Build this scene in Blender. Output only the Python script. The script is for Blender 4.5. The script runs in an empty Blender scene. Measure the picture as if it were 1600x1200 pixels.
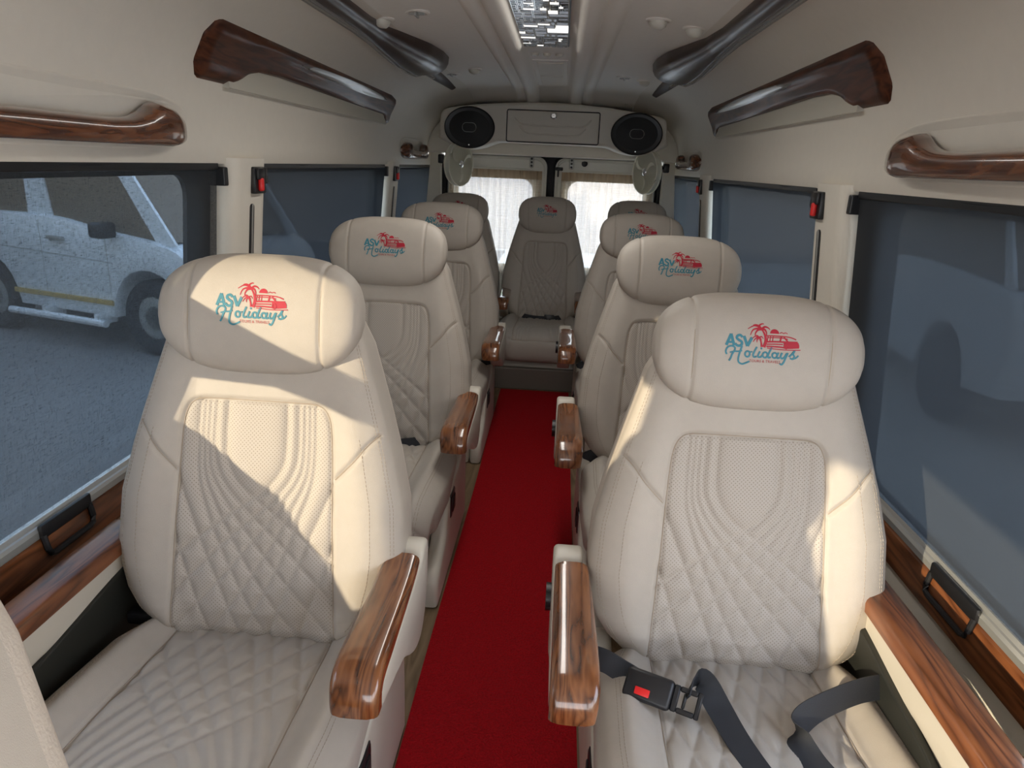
import bpy, bmesh, math, random
import numpy as np
from mathutils import Matrix, Vector
random.seed(7); rng = np.random.default_rng(7)
scene = bpy.context.scene
COL = scene.collection

# ------------------------------------------------------------------ camera, sky, sun, exposure
cam_d = bpy.data.cameras.new('camera'); cam = bpy.data.objects.new('camera', cam_d); COL.objects.link(cam)
cam_d.sensor_width = 36; cam_d.lens = 1109/1600*36; cam_d.clip_start = 0.02; cam_d.clip_end = 300
RC = [[0.996774472372052, -0.059806468342323116, 0.053514835063148754],
      [0.06878779622895269, 0.2932079814259108, -0.9535708252238566],
      [0.04133872660570711, 0.9541762237514417, 0.2963761861385917]]
M4 = Matrix(RC).to_4x4(); M4.translation = Vector((.085, 0, 1.28)); cam.matrix_world = M4
scene.camera = cam
scene.view_settings.view_transform = 'Standard'; scene.view_settings.look = 'None'
scene.view_settings.gamma = 1; scene.view_settings.use_curve_mapping = False
scene.view_settings.exposure = 1.17
scene.cycles.max_bounces = 14; scene.cycles.diffuse_bounces = 8; scene.cycles.transparent_max_bounces = 16
scene.cycles.caustics_reflective = False; scene.cycles.caustics_refractive = False
scene.cycles.sample_clamp_indirect = 6

world = bpy.data.worlds.new('daylight'); scene.world = world; world.use_nodes = True
wn = world.node_tree.nodes; wl = world.node_tree.links
bg = wn['Background']; bg.inputs['Strength'].default_value = 2.6
tc = wn.new('ShaderNodeTexCoord'); sp = wn.new('ShaderNodeSeparateXYZ'); cr = wn.new('ShaderNodeValToRGB')
wl.new(tc.outputs['Generated'], sp.inputs[0]); wl.new(sp.outputs['Z'], cr.inputs[0]); wl.new(cr.outputs[0], bg.inputs['Color'])
cr.color_ramp.elements[0].position = 0.0; cr.color_ramp.elements[0].color = (.96, .93, .88, 1)
cr.color_ramp.elements[1].position = 0.7; cr.color_ramp.elements[1].color = (.50, .66, .92, 1)

sun_d = bpy.data.lights.new('sun', 'SUN'); sun = bpy.data.objects.new('sun', sun_d); COL.objects.link(sun)
sun_d.energy = 2.3; sun_d.color = (1, .85, .60); sun_d.angle = math.radians(.6)
sun.rotation_euler = Vector((1, 1, -.31)).to_track_quat('-Z', 'Y').to_euler()
sun.location = (-8, -8, 6)

# ------------------------------------------------------------------ materials
def new_mat(name):
    m = bpy.data.materials.new(name); m.use_nodes = True
    return m, m.node_tree.nodes, m.node_tree.links, m.node_tree.nodes['Principled BSDF']
def simple(name, col, rough=.5, metal=0., coat=0., bump=0., bscale=200, var=0.):
    m, n, l, b = new_mat(name)
    b.inputs['Base Color'].default_value = (*col, 1); b.inputs['Roughness'].default_value = rough
    b.inputs['Metallic'].default_value = metal; b.inputs['Coat Weight'].default_value = coat
    b.inputs['Coat Roughness'].default_value = .08
    if bump or var:
        t = n.new('ShaderNodeTexCoord'); no = n.new('ShaderNodeTexNoise')
        no.inputs['Scale'].default_value = bscale; no.inputs['Detail'].default_value = 3
        l.new(t.outputs['Object'], no.inputs['Vector'])
        if bump:
            bp = n.new('ShaderNodeBump'); bp.inputs['Strength'].default_value = bump; bp.inputs['Distance'].default_value = .002
            l.new(no.outputs['Fac'], bp.inputs['Height']); l.new(bp.outputs[0], b.inputs['Normal'])
        if var:
            n2 = n.new('ShaderNodeTexNoise'); n2.inputs['Scale'].default_value = bscale*.05; n2.inputs['Detail'].default_value = 4
            l.new(t.outputs['Object'], n2.inputs['Vector'])
            mx = n.new('ShaderNodeMix'); mx.data_type = 'RGBA'
            mx.inputs[6].default_value = (*[c*(1-var) for c in col], 1); mx.inputs[7].default_value = (*[min(1, c*(1+var)) for c in col], 1)
            l.new(n2.outputs['Fac'], mx.inputs[0]); l.new(mx.outputs[2], b.inputs['Base Color'])
    return m
LEA = (.445, .400, .350)
leather = simple('cream_leather', LEA, .55, 0, 0, .25, 900, .05)
leather_back = simple('cream_grained_leather', (.52, .46, .40), .5, 0, 0, .6, 260, .04)
seam_m = simple('seam_thread', (.36, .30, .23), .7)
stitch_m = simple('stitch_thread', (.36, .30, .24), .7)
plastic = simple('cream_plastic', (.56, .52, .45), .42, 0, 0, .05, 300)
trimcream = simple('cream_trim', (.77, .72, .63), .55, 0, 0, .25, 700, .03)
headliner = simple('headliner', (.86, .825, .76), .65, 0, 0, .3, 800, .03)
black = simple('black_plastic', (.012, .012, .014), .38)
blackm = simple('black_rubber', (.008, .008, .009), .6)
strapm = simple('belt_webbing', (.016, .018, .024), .6, 0, 0, .4, 1200)
redm = simple('red_plastic', (.75, .02, .02), .35)
chrome = simple('chrome', (.85, .85, .85), .12, 1)
silver = simple('brushed_silver', (.62, .63, .62), .32, .7)
grey = simple('grey_metal', (.42, .42, .40), .4, .5)
smoke = simple('smoked_gloss', (.045, .022, .017), .3, 0, .08)
smoke2 = simple('smoked_inlay', (.22, .21, .20), .25, .3, .4)
teal = simple('teal_thread', (.038, .21, .28), .6)
redthread = simple('red_thread', (.42, .008, .03), .6)
darkred = simple('dark_red_thread', (.38, .02, .03), .6)
dark_panel = simple('dark_panel', (.018, .019, .016), .5)
white_plastic = simple('ivory_plastic', (.66, .64, .56), .35)
whitecar = simple('white_paint', (.80, .83, .86), .3, 0, .6)
carglass = simple('car_glass', (.20, .155, .11), .3)
ochre = simple('ochre_stripe', (.55, .38, .12), .5)
tyre = simple('tyre', (.03, .03, .032), .8)
asphalt = simple('asphalt', (.66, .61, .55), .9, 0, 0, .5, 20, .15)
stone = simple('stone', (.24, .19, .14), .9, 0, 0, .8, 12, .3)
hedge = simple('hedge', (.022, .032, .022), .9, 0, 0, .8, 10, .4)
bodyblack = simple('window_frit', (.010, .011, .013), .4)
whitebody = simple('white_body', (.66, .65, .60), .4)

def insert_mat():
    m, n, l, b = new_mat('perforated_leather')
    b.inputs['Roughness'].default_value = .6
    t = n.new('ShaderNodeTexCoord'); s = n.new('ShaderNodeSeparateXYZ'); l.new(t.outputs['Object'], s.inputs[0])
    def math_(op, a, bb=None, c=None):
        q = n.new('ShaderNodeMath'); q.operation = op
        for i, v in enumerate((a, bb, c)):
            if v is None: continue
            if isinstance(v, (int, float)): q.inputs[i].default_value = v
            else: l.new(v, q.inputs[i])
        return q.outputs[0]
    P = .0078
    a = math_('DIVIDE', math_('ADD', s.outputs['X'], s.outputs['Z']), P); c = math_('DIVIDE', math_('SUBTRACT', s.outputs['X'], s.outputs['Z']), P)
    fa = math_('SUBTRACT', math_('FRACT', a), .5); fc = math_('SUBTRACT', math_('FRACT', c), .5)
    d = math_('SQRT', math_('ADD', math_('MULTIPLY', fa, fa), math_('MULTIPLY', fc, fc)))
    hole = math_('LESS_THAN', d, .19)
    mx = n.new('ShaderNodeMix'); mx.data_type = 'RGBA'; l.new(hole, mx.inputs[0])
    mx.inputs[6].default_value = (.445, .400, .352, 1); mx.inputs[7].default_value = (.235, .20, .17, 1)
    l.new(mx.outputs[2], b.inputs['Base Color'])
    no = n.new('ShaderNodeTexNoise'); no.inputs['Scale'].default_value = 900; l.new(t.outputs['Object'], no.inputs['Vector'])
    bp = n.new('ShaderNodeBump'); bp.inputs['Strength'].default_value = .25; bp.inputs['Distance'].default_value = .002
    l.new(no.outputs['Fac'], bp.inputs['Height']); l.new(bp.outputs[0], b.inputs['Normal'])
    return m
perf = insert_mat()

def wood_mat(name, c0, c1, c2, sx, sy, sz, coat=1., rough=.25, wscale=1.):
    m, n, l, b = new_mat(name)
    t = n.new('ShaderNodeTexCoord'); mp = n.new('ShaderNodeMapping'); mp.inputs['Scale'].default_value = (sx, sy, sz)
    l.new(t.outputs['Object'], mp.inputs[0])
    n1 = n.new('ShaderNodeTexNoise'); n1.inputs['Scale'].default_value = 1*wscale; n1.inputs['Detail'].default_value = 3; n1.inputs['Distortion'].default_value = .6
    l.new(mp.outputs[0], n1.inputs['Vector'])
    w = n.new('ShaderNodeMath'); w.operation = 'MULTIPLY'; w.inputs[1].default_value = 16; l.new(n1.outputs['Fac'], w.inputs[0])
    fr = n.new('ShaderNodeMath'); fr.operation = 'PINGPONG'; fr.inputs[1].default_value = 1; l.new(w.outputs[0], fr.inputs[0])
    n2 = n.new('ShaderNodeTexNoise'); n2.inputs['Scale'].default_value = 7*wscale; n2.inputs['Detail'].default_value = 5; l.new(mp.outputs[0], n2.inputs['Vector'])
    ad = n.new('ShaderNodeMath'); ad.operation = 'MULTIPLY_ADD'; ad.inputs[1].default_value = .55; l.new(fr.outputs[0], ad.inputs[0])
    m2 = n.new('ShaderNodeMath'); m2.operation = 'MULTIPLY'; m2.inputs[1].default_value = .6; l.new(n2.outputs['Fac'], m2.inputs[0]); l.new(m2.outputs[0], ad.inputs[2])
    r = n.new('ShaderNodeValToRGB'); l.new(ad.outputs[0], r.inputs[0])
    r.color_ramp.elements[0].position = .2; r.color_ramp.elements[0].color = (*c0, 1)
    r.color_ramp.elements[1].position = .85; r.color_ramp.elements[1].color = (*c2, 1)
    e = r.color_ramp.elements.new(.48); e.color = (*c1, 1)
    l.new(r.outputs[0], b.inputs['Base Color']); b.inputs['Roughness'].default_value = rough
    b.inputs['Coat Weight'].default_value = coat; b.inputs['Coat Roughness'].default_value = .06
    b.inputs['Specular IOR Level'].default_value = .5 if coat > .2 else .22
    return m
wood = wood_mat('walnut_armrest', (.045, .013, .005), (.155, .052, .017), (.25, .092, .032), 22, 2.2, 5)
wood_long = wood_mat('walnut_rail', (.05, .016, .006), (.15, .049, .017), (.235, .083, .030), 16, 1.1, 12, .35, .3)
wood_dark = wood_mat('dark_walnut', (.022, .007, .004), (.062, .018, .008), (.105, .033, .014), 14, 1.4, 14, .15, .4)
wood_handle = wood_mat('red_walnut', (.04, .012, .005), (.115, .036, .013), (.19, .066, .025), 10, 2.5, 16)
floorwood = wood_mat('floor_vinyl', (.12, .08, .045), (.17, .115, .065), (.22, .15, .09), 9, 1.2, 9, 0., .5)

def carpet_mat():
    m, n, l, b = new_mat('red_carpet')
    t = n.new('ShaderNodeTexCoord'); no = n.new('ShaderNodeTexNoise'); no.inputs['Scale'].default_value = 190; no.inputs['Detail'].default_value = 4
    l.new(t.outputs['Object'], no.inputs['Vector'])
    mx = n.new('ShaderNodeMix'); mx.data_type = 'RGBA'; l.new(no.outputs['Fac'], mx.inputs[0])
    mx.inputs[6].default_value = (.17, .0, .002, 1); mx.inputs[7].default_value = (.42, .0, .006, 1); b.inputs['Specular IOR Level'].default_value = .15
    l.new(mx.outputs[2], b.inputs['Base Color']); b.inputs['Roughness'].default_value = .7
    bp = n.new('ShaderNodeBump'); bp.inputs['Strength'].default_value = .9; bp.inputs['Distance'].default_value = .006
    l.new(no.outputs['Fac'], bp.inputs['Height']); l.new(bp.outputs[0], b.inputs['Normal'])
    return m
carpetm = carpet_mat()

def screen_mat(name, col, trans, openness, streak=60):
    """woven screen: a diffuse cloth with open holes that let part of the view through"""
    m, n, l, b = new_mat(name); out = n['Material Output']; n.remove(b)
    t = n.new('ShaderNodeTexCoord')
    def thread(scale):
        mp = n.new('ShaderNodeMapping'); mp.inputs['Scale'].default_value = scale; l.new(t.outputs['Object'], mp.inputs[0])
        no = n.new('ShaderNodeTexNoise'); no.inputs['Scale'].default_value = 1; no.inputs['Detail'].default_value = 3; no.inputs['Roughness'].default_value = .7
        l.new(mp.outputs[0], no.inputs['Vector']); return no.outputs['Fac']
    a = thread((8, 800, streak*.8)); c = thread((8, streak*.8, 800))
    ad = n.new('ShaderNodeMath'); ad.operation = 'ADD'; l.new(a, ad.inputs[0]); l.new(c, ad.inputs[1])
    mr = n.new('ShaderNodeMapRange'); mr.inputs[1].default_value = .7; mr.inputs[2].default_value = 1.3; mr.inputs[3].default_value = openness*.5; mr.inputs[4].default_value = openness*1.5
    l.new(ad.outputs[0], mr.inputs[0])
    df = n.new('ShaderNodeBsdfDiffuse'); df.inputs[0].default_value = (*col, 1)
    tl = n.new('ShaderNodeBsdfTranslucent'); tl.inputs[0].default_value = (*trans, 1)
    asd = n.new('ShaderNodeAddShader'); l.new(df.outputs[0], asd.inputs[0]); l.new(tl.outputs[0], asd.inputs[1])
    tp = n.new('ShaderNodeBsdfTransparent'); tp.inputs[0].default_value = (.97, .98, 1, 1)
    ms = n.new('ShaderNodeMixShader'); l.new(mr.outputs[0], ms.inputs[0]); l.new(asd.outputs[0], ms.inputs[1]); l.new(tp.outputs[0], ms.inputs[2])
    l.new(ms.outputs[0], out.inputs[0]); return m
blindm = screen_mat('blue_grey_screen', (.040, .043, .047), (.012, .013, .015), .022)
blindm_lit = screen_mat('blue_grey_backlit_screen', (.040, .043, .047), (.014, .016, .018), .20)  # same cloth; raised openness stands in for the backlight on this blind
curtainm = screen_mat('sheer_beige', (.46, .39, .30), (.36, .31, .25), .40, 20)
curtainband = screen_mat('curtain_tape', (.34, .26, .18), (.12, .09, .06), .04, 20)

def glass_mat(name, tint, spec=.06):
    m, n, l, b = new_mat(name); out = n['Material Output']; n.remove(b)
    tp = n.new('ShaderNodeBsdfTransparent'); tp.inputs[0].default_value = (*tint, 1)
    gl = n.new('ShaderNodeBsdfGlossy'); gl.inputs['Roughness'].default_value = .02
    ms = n.new('ShaderNodeMixShader'); ms.inputs[0].default_value = spec
    l.new(tp.outputs[0], ms.inputs[1]); l.new(gl.outputs[0], ms.inputs[2]); l.new(ms.outputs[0], out.inputs[0]); return m
paneglass = glass_mat('window_glass', (.84, .90, .92))
clearglass = glass_mat('clear_glass', (.95, .97, .97), .03)
fanplastic = simple('fan_ivory', (.84, .82, .70), .3)

# ------------------------------------------------------------------ object helpers
def link(name, me, mats, parent=None, smooth=False):
    if not isinstance(mats, (list, tuple)): mats = [mats]
    for m in mats: me.materials.append(m)
    if smooth: me.polygons.foreach_set('use_smooth', [True]*len(me.polygons))
    o = bpy.data.objects.new(name, me); COL.objects.link(o)
    if parent is not None: o.parent = parent
    return o
def mesh_np(name, V, F):
    me = bpy.data.meshes.new(name); me.from_pydata([tuple(v) for v in V], [], [tuple(int(i) for i in f) for f in F]); me.update(); return me
def fix_normals(me):
    bm = bmesh.new(); bm.from_mesh(me); bmesh.ops.recalc_face_normals(bm, faces=bm.faces); bm.to_mesh(me); bm.free()
def thing(name, label, cat, loc=(0, 0, 0), rotz=0, group=None):
    o = bpy.data.objects.new(name, None); COL.objects.link(o); o.location = loc; o.rotation_euler = (0, 0, rotz)
    o.empty_display_size = .05
    return tag(o, label, cat, group)
def tag(o, label, cat, group=None):
    o['label'] = label; o['category'] = cat
    if group: o['group'] = group
    return o
def struct(o): o['kind'] = 'structure'; return o
def copy_tree(o, parent=None, loc=None, rotz=None, label=None):
    c = o.copy(); COL.objects.link(c)
    if parent is not None: c.parent = parent
    if loc is not None: c.location = loc
    if rotz is not None: c.rotation_euler = (0, 0, rotz)
    if label: c['label'] = label
    for ch in list(o.children): copy_tree(ch, c)
    return c
class MB:
    """collects shapes into one mesh"""
    def __init__(s): s.bm = bmesh.new()
    def _add(s, V, F):
        vs = [s.bm.verts.new(v) for v in V]
        out = []
        for f in F:
            try: out.append(s.bm.faces.new([vs[i] for i in f]))
            except ValueError: pass
        return vs, out
    def box(s, lo, hi, bev=0., seg=2, mat=None):
        x0, y0, z0 = lo; x1, y1, z1 = hi
        V = [(x0,y0,z0),(x1,y0,z0),(x1,y1,z0),(x0,y1,z0),(x0,y0,z1),(x1,y0,z1),(x1,y1,z1),(x0,y1,z1)]
        if mat is not None: V = [tuple(mat @ Vector(v)) for v in V]
        vs, fs = s._add(V, [(0,3,2,1),(4,5,6,7),(0,1,5,4),(1,2,6,5),(2,3,7,6),(3,0,4,7)])
        if bev:
            es = {e for f in fs for e in f.edges}
            bmesh.ops.bevel(s.bm, geom=list(es), offset=bev, segments=seg, affect='EDGES', profile=.5)
        return s
    def prism(s, pts, axis, a, b, bev=0., seg=2, mp=None):
        """2D outline extruded along axis ('x','y','z')"""
        def P(p, t):
            v = {'x': (t, p[0], p[1]), 'y': (p[0], t, p[1]), 'z': (p[0], p[1], t)}[axis]
            return mp(v) if mp else v
        n = len(pts); V = [P(p, a) for p in pts]+[P(p, b) for p in pts]
        F = [tuple(range(n))[::-1], tuple(range(n, 2*n))]+[(i, (i+1) % n, n+(i+1) % n, n+i) for i in range(n)]
        vs, fs = s._add(V, F)
        bmesh.ops.recalc_face_normals(s.bm, faces=fs)
        if bev:
            es = set(fs[0].edges) | set(fs[1].edges)
            bmesh.ops.bevel(s.bm, geom=list(es), offset=bev, segments=seg, affect='EDGES', profile=.5)
        return s
    def rings(s, rings, cap=True, closed=True, loop=False):
        n = len(rings[0]); V = [p for r in rings for p in r]; F = []
        m = len(rings)
        for j in range(m if loop else m-1):
            for i in range(n if closed else n-1):
                a = j*n+i; b = j*n+(i+1) % n; k = ((j+1) % m)*n
                F.append((a, b, k+(i+1) % n, k+i))
        if cap and closed and not loop: F += [tuple(range(n))[::-1], tuple(range((m-1)*n, m*n))]
        vs, fs = s._add(V, F); bmesh.ops.recalc_face_normals(s.bm, faces=fs); return s
    def tube(s, pts, r, n=8, loop=False):
        pts = [Vector(p) for p in pts]; R = []
        m = len(pts); up = Vector((0, 0, 1))
        for i, p in enumerate(pts):
            t = (pts[(i+1) % m]-pts[i-1]) if loop else (pts[min(i+1, m-1)]-pts[max(i-1, 0)])
            t.normalize(); u = up if abs(t.z) < .95 else Vector((1, 0, 0))
            a = t.cross(u).normalized(); b = t.cross(a).normalized()
            rr = r[i] if isinstance(r, (list, tuple)) else r
            R.append([tuple(p+a*rr*math.cos(2*math.pi*k/n)+b*rr*math.sin(2*math.pi*k/n)) for k in range(n)])
        return s.rings(R, loop=loop)
    def lathe(s, prof, M, n=32):
        """profile (r, h) about local z of matrix M"""
        R = [[tuple(M @ Vector((r*math.cos(2*math.pi*k/n), r*math.sin(2*math.pi*k/n), h))) for k in range(n)] for r, h in prof]
        return s.rings(R)
    def strap(s, pts, wdir, w, th):
        R = []; m = len(pts)
        for i in range(m):
            p = Vector(pts[i]); t = (Vector(pts[min(i+1, m-1)])-Vector(pts[max(i-1, 0)])).normalized()
            d = Vector(wdir[i] if isinstance(wdir, list) else wdir); d = (d-t*d.dot(t)).normalized(); nn = t.cross(d)
            R.append([tuple(p+d*(w/2)*a+nn*(th/2)*b) for a, b in ((-1,-1),(1,-1),(1,1),(-1,1))])
        return s.rings(R)
    def build(s, name, mat, parent=None, smooth=False):
        me = bpy.data.meshes.new(name); s.bm.to_mesh(me); s.bm.free()
        o = link(name, me, mat, parent, smooth)
        if smooth:
            try: me.set_sharp_from_angle(angle=math.radians(38))
            except Exception: pass
        return o
def cat(pts, n=8, closed=False):
    """Catmull-Rom through points"""
    P = [np.array(p, float) for p in pts]; out = []; m = len(P)
    for i in range(m if closed else m-1):
        if closed: p0, p1, p2, p3 = P[i-1], P[i], P[(i+1) % m], P[(i+2) % m]
        else: p0, p1, p2, p3 = P[max(i-1, 0)], P[i], P[i+1], P[min(i+2, m-1)]
        for k in range(n):
            t = k/n
            out.append(.5*((2*p1)+(-p0+p2)*t+(2*p0-5*p1+4*p2-p3)*t*t+(-p0+3*p1-3*p2+p3)*t**3))
    if not closed: out.append(P[-1])
    return [tuple(q) for q in out]
def rrect(x0, x1, y0, y1, r, n=6, rs=None):
    rs = rs or [r]*4; out = []
    for (cx, cy, a), rr in zip(((x1-rs[0], y1-rs[0], 0), (x0+rs[1], y1-rs[1], 90), (x0+rs[2], y0+rs[2], 180), (x1-rs[3], y0+rs[3], 270)), rs):
        for k in range(n+1):
            t = math.radians(a+90*k/n); out.append((cx+rr*math.cos(t), cy+rr*math.sin(t)))
    return out
def frame_plate(mb, outer, hole, axis, a, b, mp=None):
    """plate with a hole: both outlines resampled by angle about the hole centre"""
    c = np.mean(np.array(hole), 0)
    def ray_hit(poly, th):
        d = np.array([math.cos(th), math.sin(th)]); best = 0
        P = np.array(poly)-c
        for i in range(len(P)):
            p, q = P[i], P[(i+1) % len(P)]; e = q-p; den = d[0]*e[1]-d[1]*e[0]
            if abs(den) < 1e-12: continue
            t = (p[0]*e[1]-p[1]*e[0])/den; u = (p[0]*d[1]-p[1]*d[0])/den
            if t > 0 and -1e-6 <= u <= 1+1e-6: best = max(best, t)
        return c+d*best
    ths = sorted({round(math.atan2(p[1]-c[1], p[0]-c[0]), 5) for p in list(hole)+list(outer)})
    O = [ray_hit(outer, t) for t in ths]; H = [ray_hit(hole, t) for t in ths]
    def P(p, t):
        v = {'x': (t, p[0], p[1]), 'y': (p[0], t, p[1]), 'z': (p[0], p[1], t)}[axis]
        return tuple(mp(v)) if mp else v
    R = [[P(O[i], a), P(H[i], a), P(H[i], b), P(O[i], b)] for i in range(len(ths))]
    return mb.rings(R, loop=True)
def interp(x, xs, ys): return float(np.interp(x, xs, ys))

# ------------------------------------------------------------------ the van shell
def wx(z): return .95-.09*(z-.5)          # half width of the side wall at window height
UPP = [(.882, 1.25), (.880, 1.30), (.876, 1.38), (.866, 1.44), (.848, 1.50), (.820, 1.555), (.785, 1.60), (.735, 1.64), (.67, 1.672), (.60, 1.695), (.52, 1.712)]
_uz = [p[1] for p in UPP]; _ux = [p[0] for p in UPP]
def ux(z): return interp(z, _uz, _ux)
Y0, Y1 = -1.5, 5.5
def ty(y):            # the roof comes down a little towards the rear doors
    return 0. if y < 4.5 else -.085*((y-4.5)/.7)**1.6 if y < 5.2 else -.085
# floor
mb = MB(); mb.box((-1.0, Y0-.2, -.06), (1.0, 5.6, 0)); struct(mb.build('floor', floorwood))
# ceiling with ducts
half = [(0, 1.742), (.088, 1.742), (.095, 1.738), (.103, 1.722), (.115, 1.709), (.135, 1.702), (.155, 1.703), (.170, 1.711), (.178, 1.724), (.184, 1.729),
        (.192, 1.724), (.203, 1.716), (.220, 1.713), (.236, 1.717), (.246, 1.727), (.254, 1.733), (.30, 1.732), (.38, 1.728), (.46, 1.720), (.52, 1.712)]
prof = [(-x, z) for x, z in half[::-1]]+half[1:]
ys = list(np.linspace(Y0, 4.5, 14))+list(np.linspace(4.55, 5.25, 12))
mb = MB()
R = []
for y in ys:
    k = 1 if y < 5.02 else max(0, 1-(y-5.02)/.12)
    R.append([(x, y, 1.733+(z-1.733)*k+ty(y)) for x, z in prof]+[(x, y, 1.80) for x, z in ((.52, 0), (0, 0), (-.52, 0))])
mb.rings(R); struct(mb.build('ceiling', headliner, None, True))

WIN = [(1.13, 2.05), (2.33, 4.02), (4.29, 5.46)]
PIL = [(2.075, 2.325), (4.035, 4.275), (5.45, 5.56)]
def wall_side(s, name):
    mb = MB()
    # lower lining
    mb.prism([(s*.985, 0), (s*.968, .2), (s*.955, .40), (s*.955, .44), (s*1.03, .44), (s*1.03, 0)], 'y', Y0, 5.56)
    # pillars, leaning in with the side
    for a, b in PIL:
        w = b-a; r = min(.028, w*.3)
        R = []
        for z in np.linspace(.40, 1.262, 8):
            x = wx(z)
            loop = [(x+.10, a), (x+.004, a), (x-.012, a+.012), (x-.022, a+r), (x-.024, a+r*1.8), (x-.024, b-r*1.8), (x-.022, b-r), (x-.012, b-.012), (x+.004, b), (x+.10, b)]
            R.append([(s*p, q, z) for p, q in loop])
        mb.rings(R)
    # upper lining
    R = []
    for y in list(np.linspace(Y0, 4.5, 12))+list(np.linspace(4.6, 5.56, 10)):
        d = ty(y)
        lo = [(s*1.0, 1.262), (s*.9, 1.256), (s*.886, 1.245)]
        R.append([(a, y, z) for a, z in lo]+[(s*x, y, z+(d*(z-1.25)/.45)) for x, z in UPP]+[(s*.50, y, 1.80), (s*1.0, y, 1.80)])
    mb.rings(R)
    return mb
mb = wall_side(-1, 'wall_left')
# unseen left front wall: openings shaped to cast the sun patches on the seats
def holed_plate(mb, outer, holes, xa, xb):
    from mathutils.geometry import tessellate_polygon
    loops = [outer]+holes
    pts = [p for l in loops for p in l]
    tris = tessellate_polygon([[Vector((p[0], p[1], 0)) for p in l] for l in loops])
    n = len(pts); F = [t for t in tris]+[tuple(i+n for i in t)[::-1] for t in tris]; k = 0
    for l in loops:
        m = len(l)
        for i in range(m): F.append((k+i, k+(i+1) % m, n+k+(i+1) % m, n+k+i))
        k += m
    vs, fs = mb._add([(xa, *p) for p in pts]+[(xb, *p) for p in pts], F); bmesh.ops.recalc_face_normals(mb.bm, faces=fs)
def solid(mb, s, poly): mb.prism(poly, 'x', s*.962, s*.972)
SUN_HOLES = [
    [(1.03, 1.125), (.56, 1.05), (.56, 1.245), (1.03, 1.245)],
    [(1.06, .875), (.74, .785), (.62, .695), (.52, .62), (.46, .66), (.57, .99), (.71, .995), (.80, .995), (1.0, .945), (1.06, .92)],
    [(.105, .82), (.205, .82), (.215, 1.25), (.115, 1.25)],
    [(-.045, 1.095), (-.16, 1.135), (-.245, 1.155), (-.275, 1.21), (-.28, 1.25), (-1.42, 1.25), (-1.42, .66), (-.60, .80), (-.40, .845), (-.355, .86), (-.33, .935), (-.295, .995), (-.22, 1.035), (-.12, 1.075)]]
holed_plate(mb, [(Y0, .40), (1.12, .40), (1.12, 1.27), (Y0, 1.27)], SUN_HOLES, -.962, -.972)
struct(mb.build('wall_left', trimcream, None, True))
mb = wall_side(1, 'wall_right')
solid(mb, 1, [(Y0, .42), (.98, .42), (.98, .60), (Y0, .60)]); solid(mb, 1, [(-.1, .5), (.1, .5), (.1, 1.262), (-.1, 1.262)])
solid(mb, 1, [(Y0, 1.20), (.98, 1.20), (.98, 1.262), (Y0, 1.262)])
struct(mb.build('wall_right', trimcream, None, True))
# front bulkhead under the windscreen, and the roof header over it, lowered to cut high sky light
mb = MB(); mb.box((-.95, Y0-.3, 0), (.95, Y0-.02, .45), .02); mb.box((-.95, Y0-.06, 1.24), (.95, Y0+.02, 1.80), .01)
for s in (-1, 1): mb.box((s*.86-.06, Y0-.06, .6), (s*.86+.06, Y0+.02, 1.8), .01)
struct(mb.build('wall_front', trimcream))

# wooden sill trims
for s, nm, zt in ((-1, 'trim_1', .500), (1, 'trim_2', .458)):
    mb = MB()
    R = []
    for y in (.9, 2, 3, 4, 5.45):
        R.append([(s*(wx(zt)+.03), y, zt+.006), (s*(wx(zt)-.006), y, zt+.006), (s*(wx(zt)-.014), y, zt), (s*(wx(zt)-.022), y, zt-.035), (s*(wx(zt)-.020), y, zt-.072), (s*(wx(zt)-.012), y, zt-.080), (s*(wx(zt)+.03), y, zt-.085)])
    mb.rings(R); struct(mb.build(nm, wood_long, None, True))

# side windows: black frame and pane
k = 0
for s in (-1, 1):
    for i, (a, b) in enumerate(WIN):
        k += 1
        e = .012
        outer = [(a-(.14 if i == 0 else .06), .40), (b+.05, .40), (b+.05, 1.262), (a-(.14 if i == 0 else .06), 1.262)]
        if i == 0: hole = rrect(a-.11, 1.94 if s < 0 else 1.90, .48, 1.215, .06)
        else: hole = rrect(a+.0, b-.0, .48, 1.215, .05)
        fm = MB()
        frame_plate(fm, outer, hole, 'x', 0, .012, lambda v, s=s: (s*(wx(v[2])+.045+v[0]), v[1], v[2]))
        f = struct(fm.build('window_%d' % k, bodyblack))
        pm = MB()
        pm.prism([(a-.12*(i == 0)-.03, .42), (b+.04, .42), (b+.04, 1.25), (a-.12*(i == 0)-.03, 1.25)], 'x', 0, .004, mp=lambda v, s=s: (s*(wx(v[2])+.060+v[0]), v[1], v[2]))
        pm.build('pane', paneglass, f)

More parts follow.
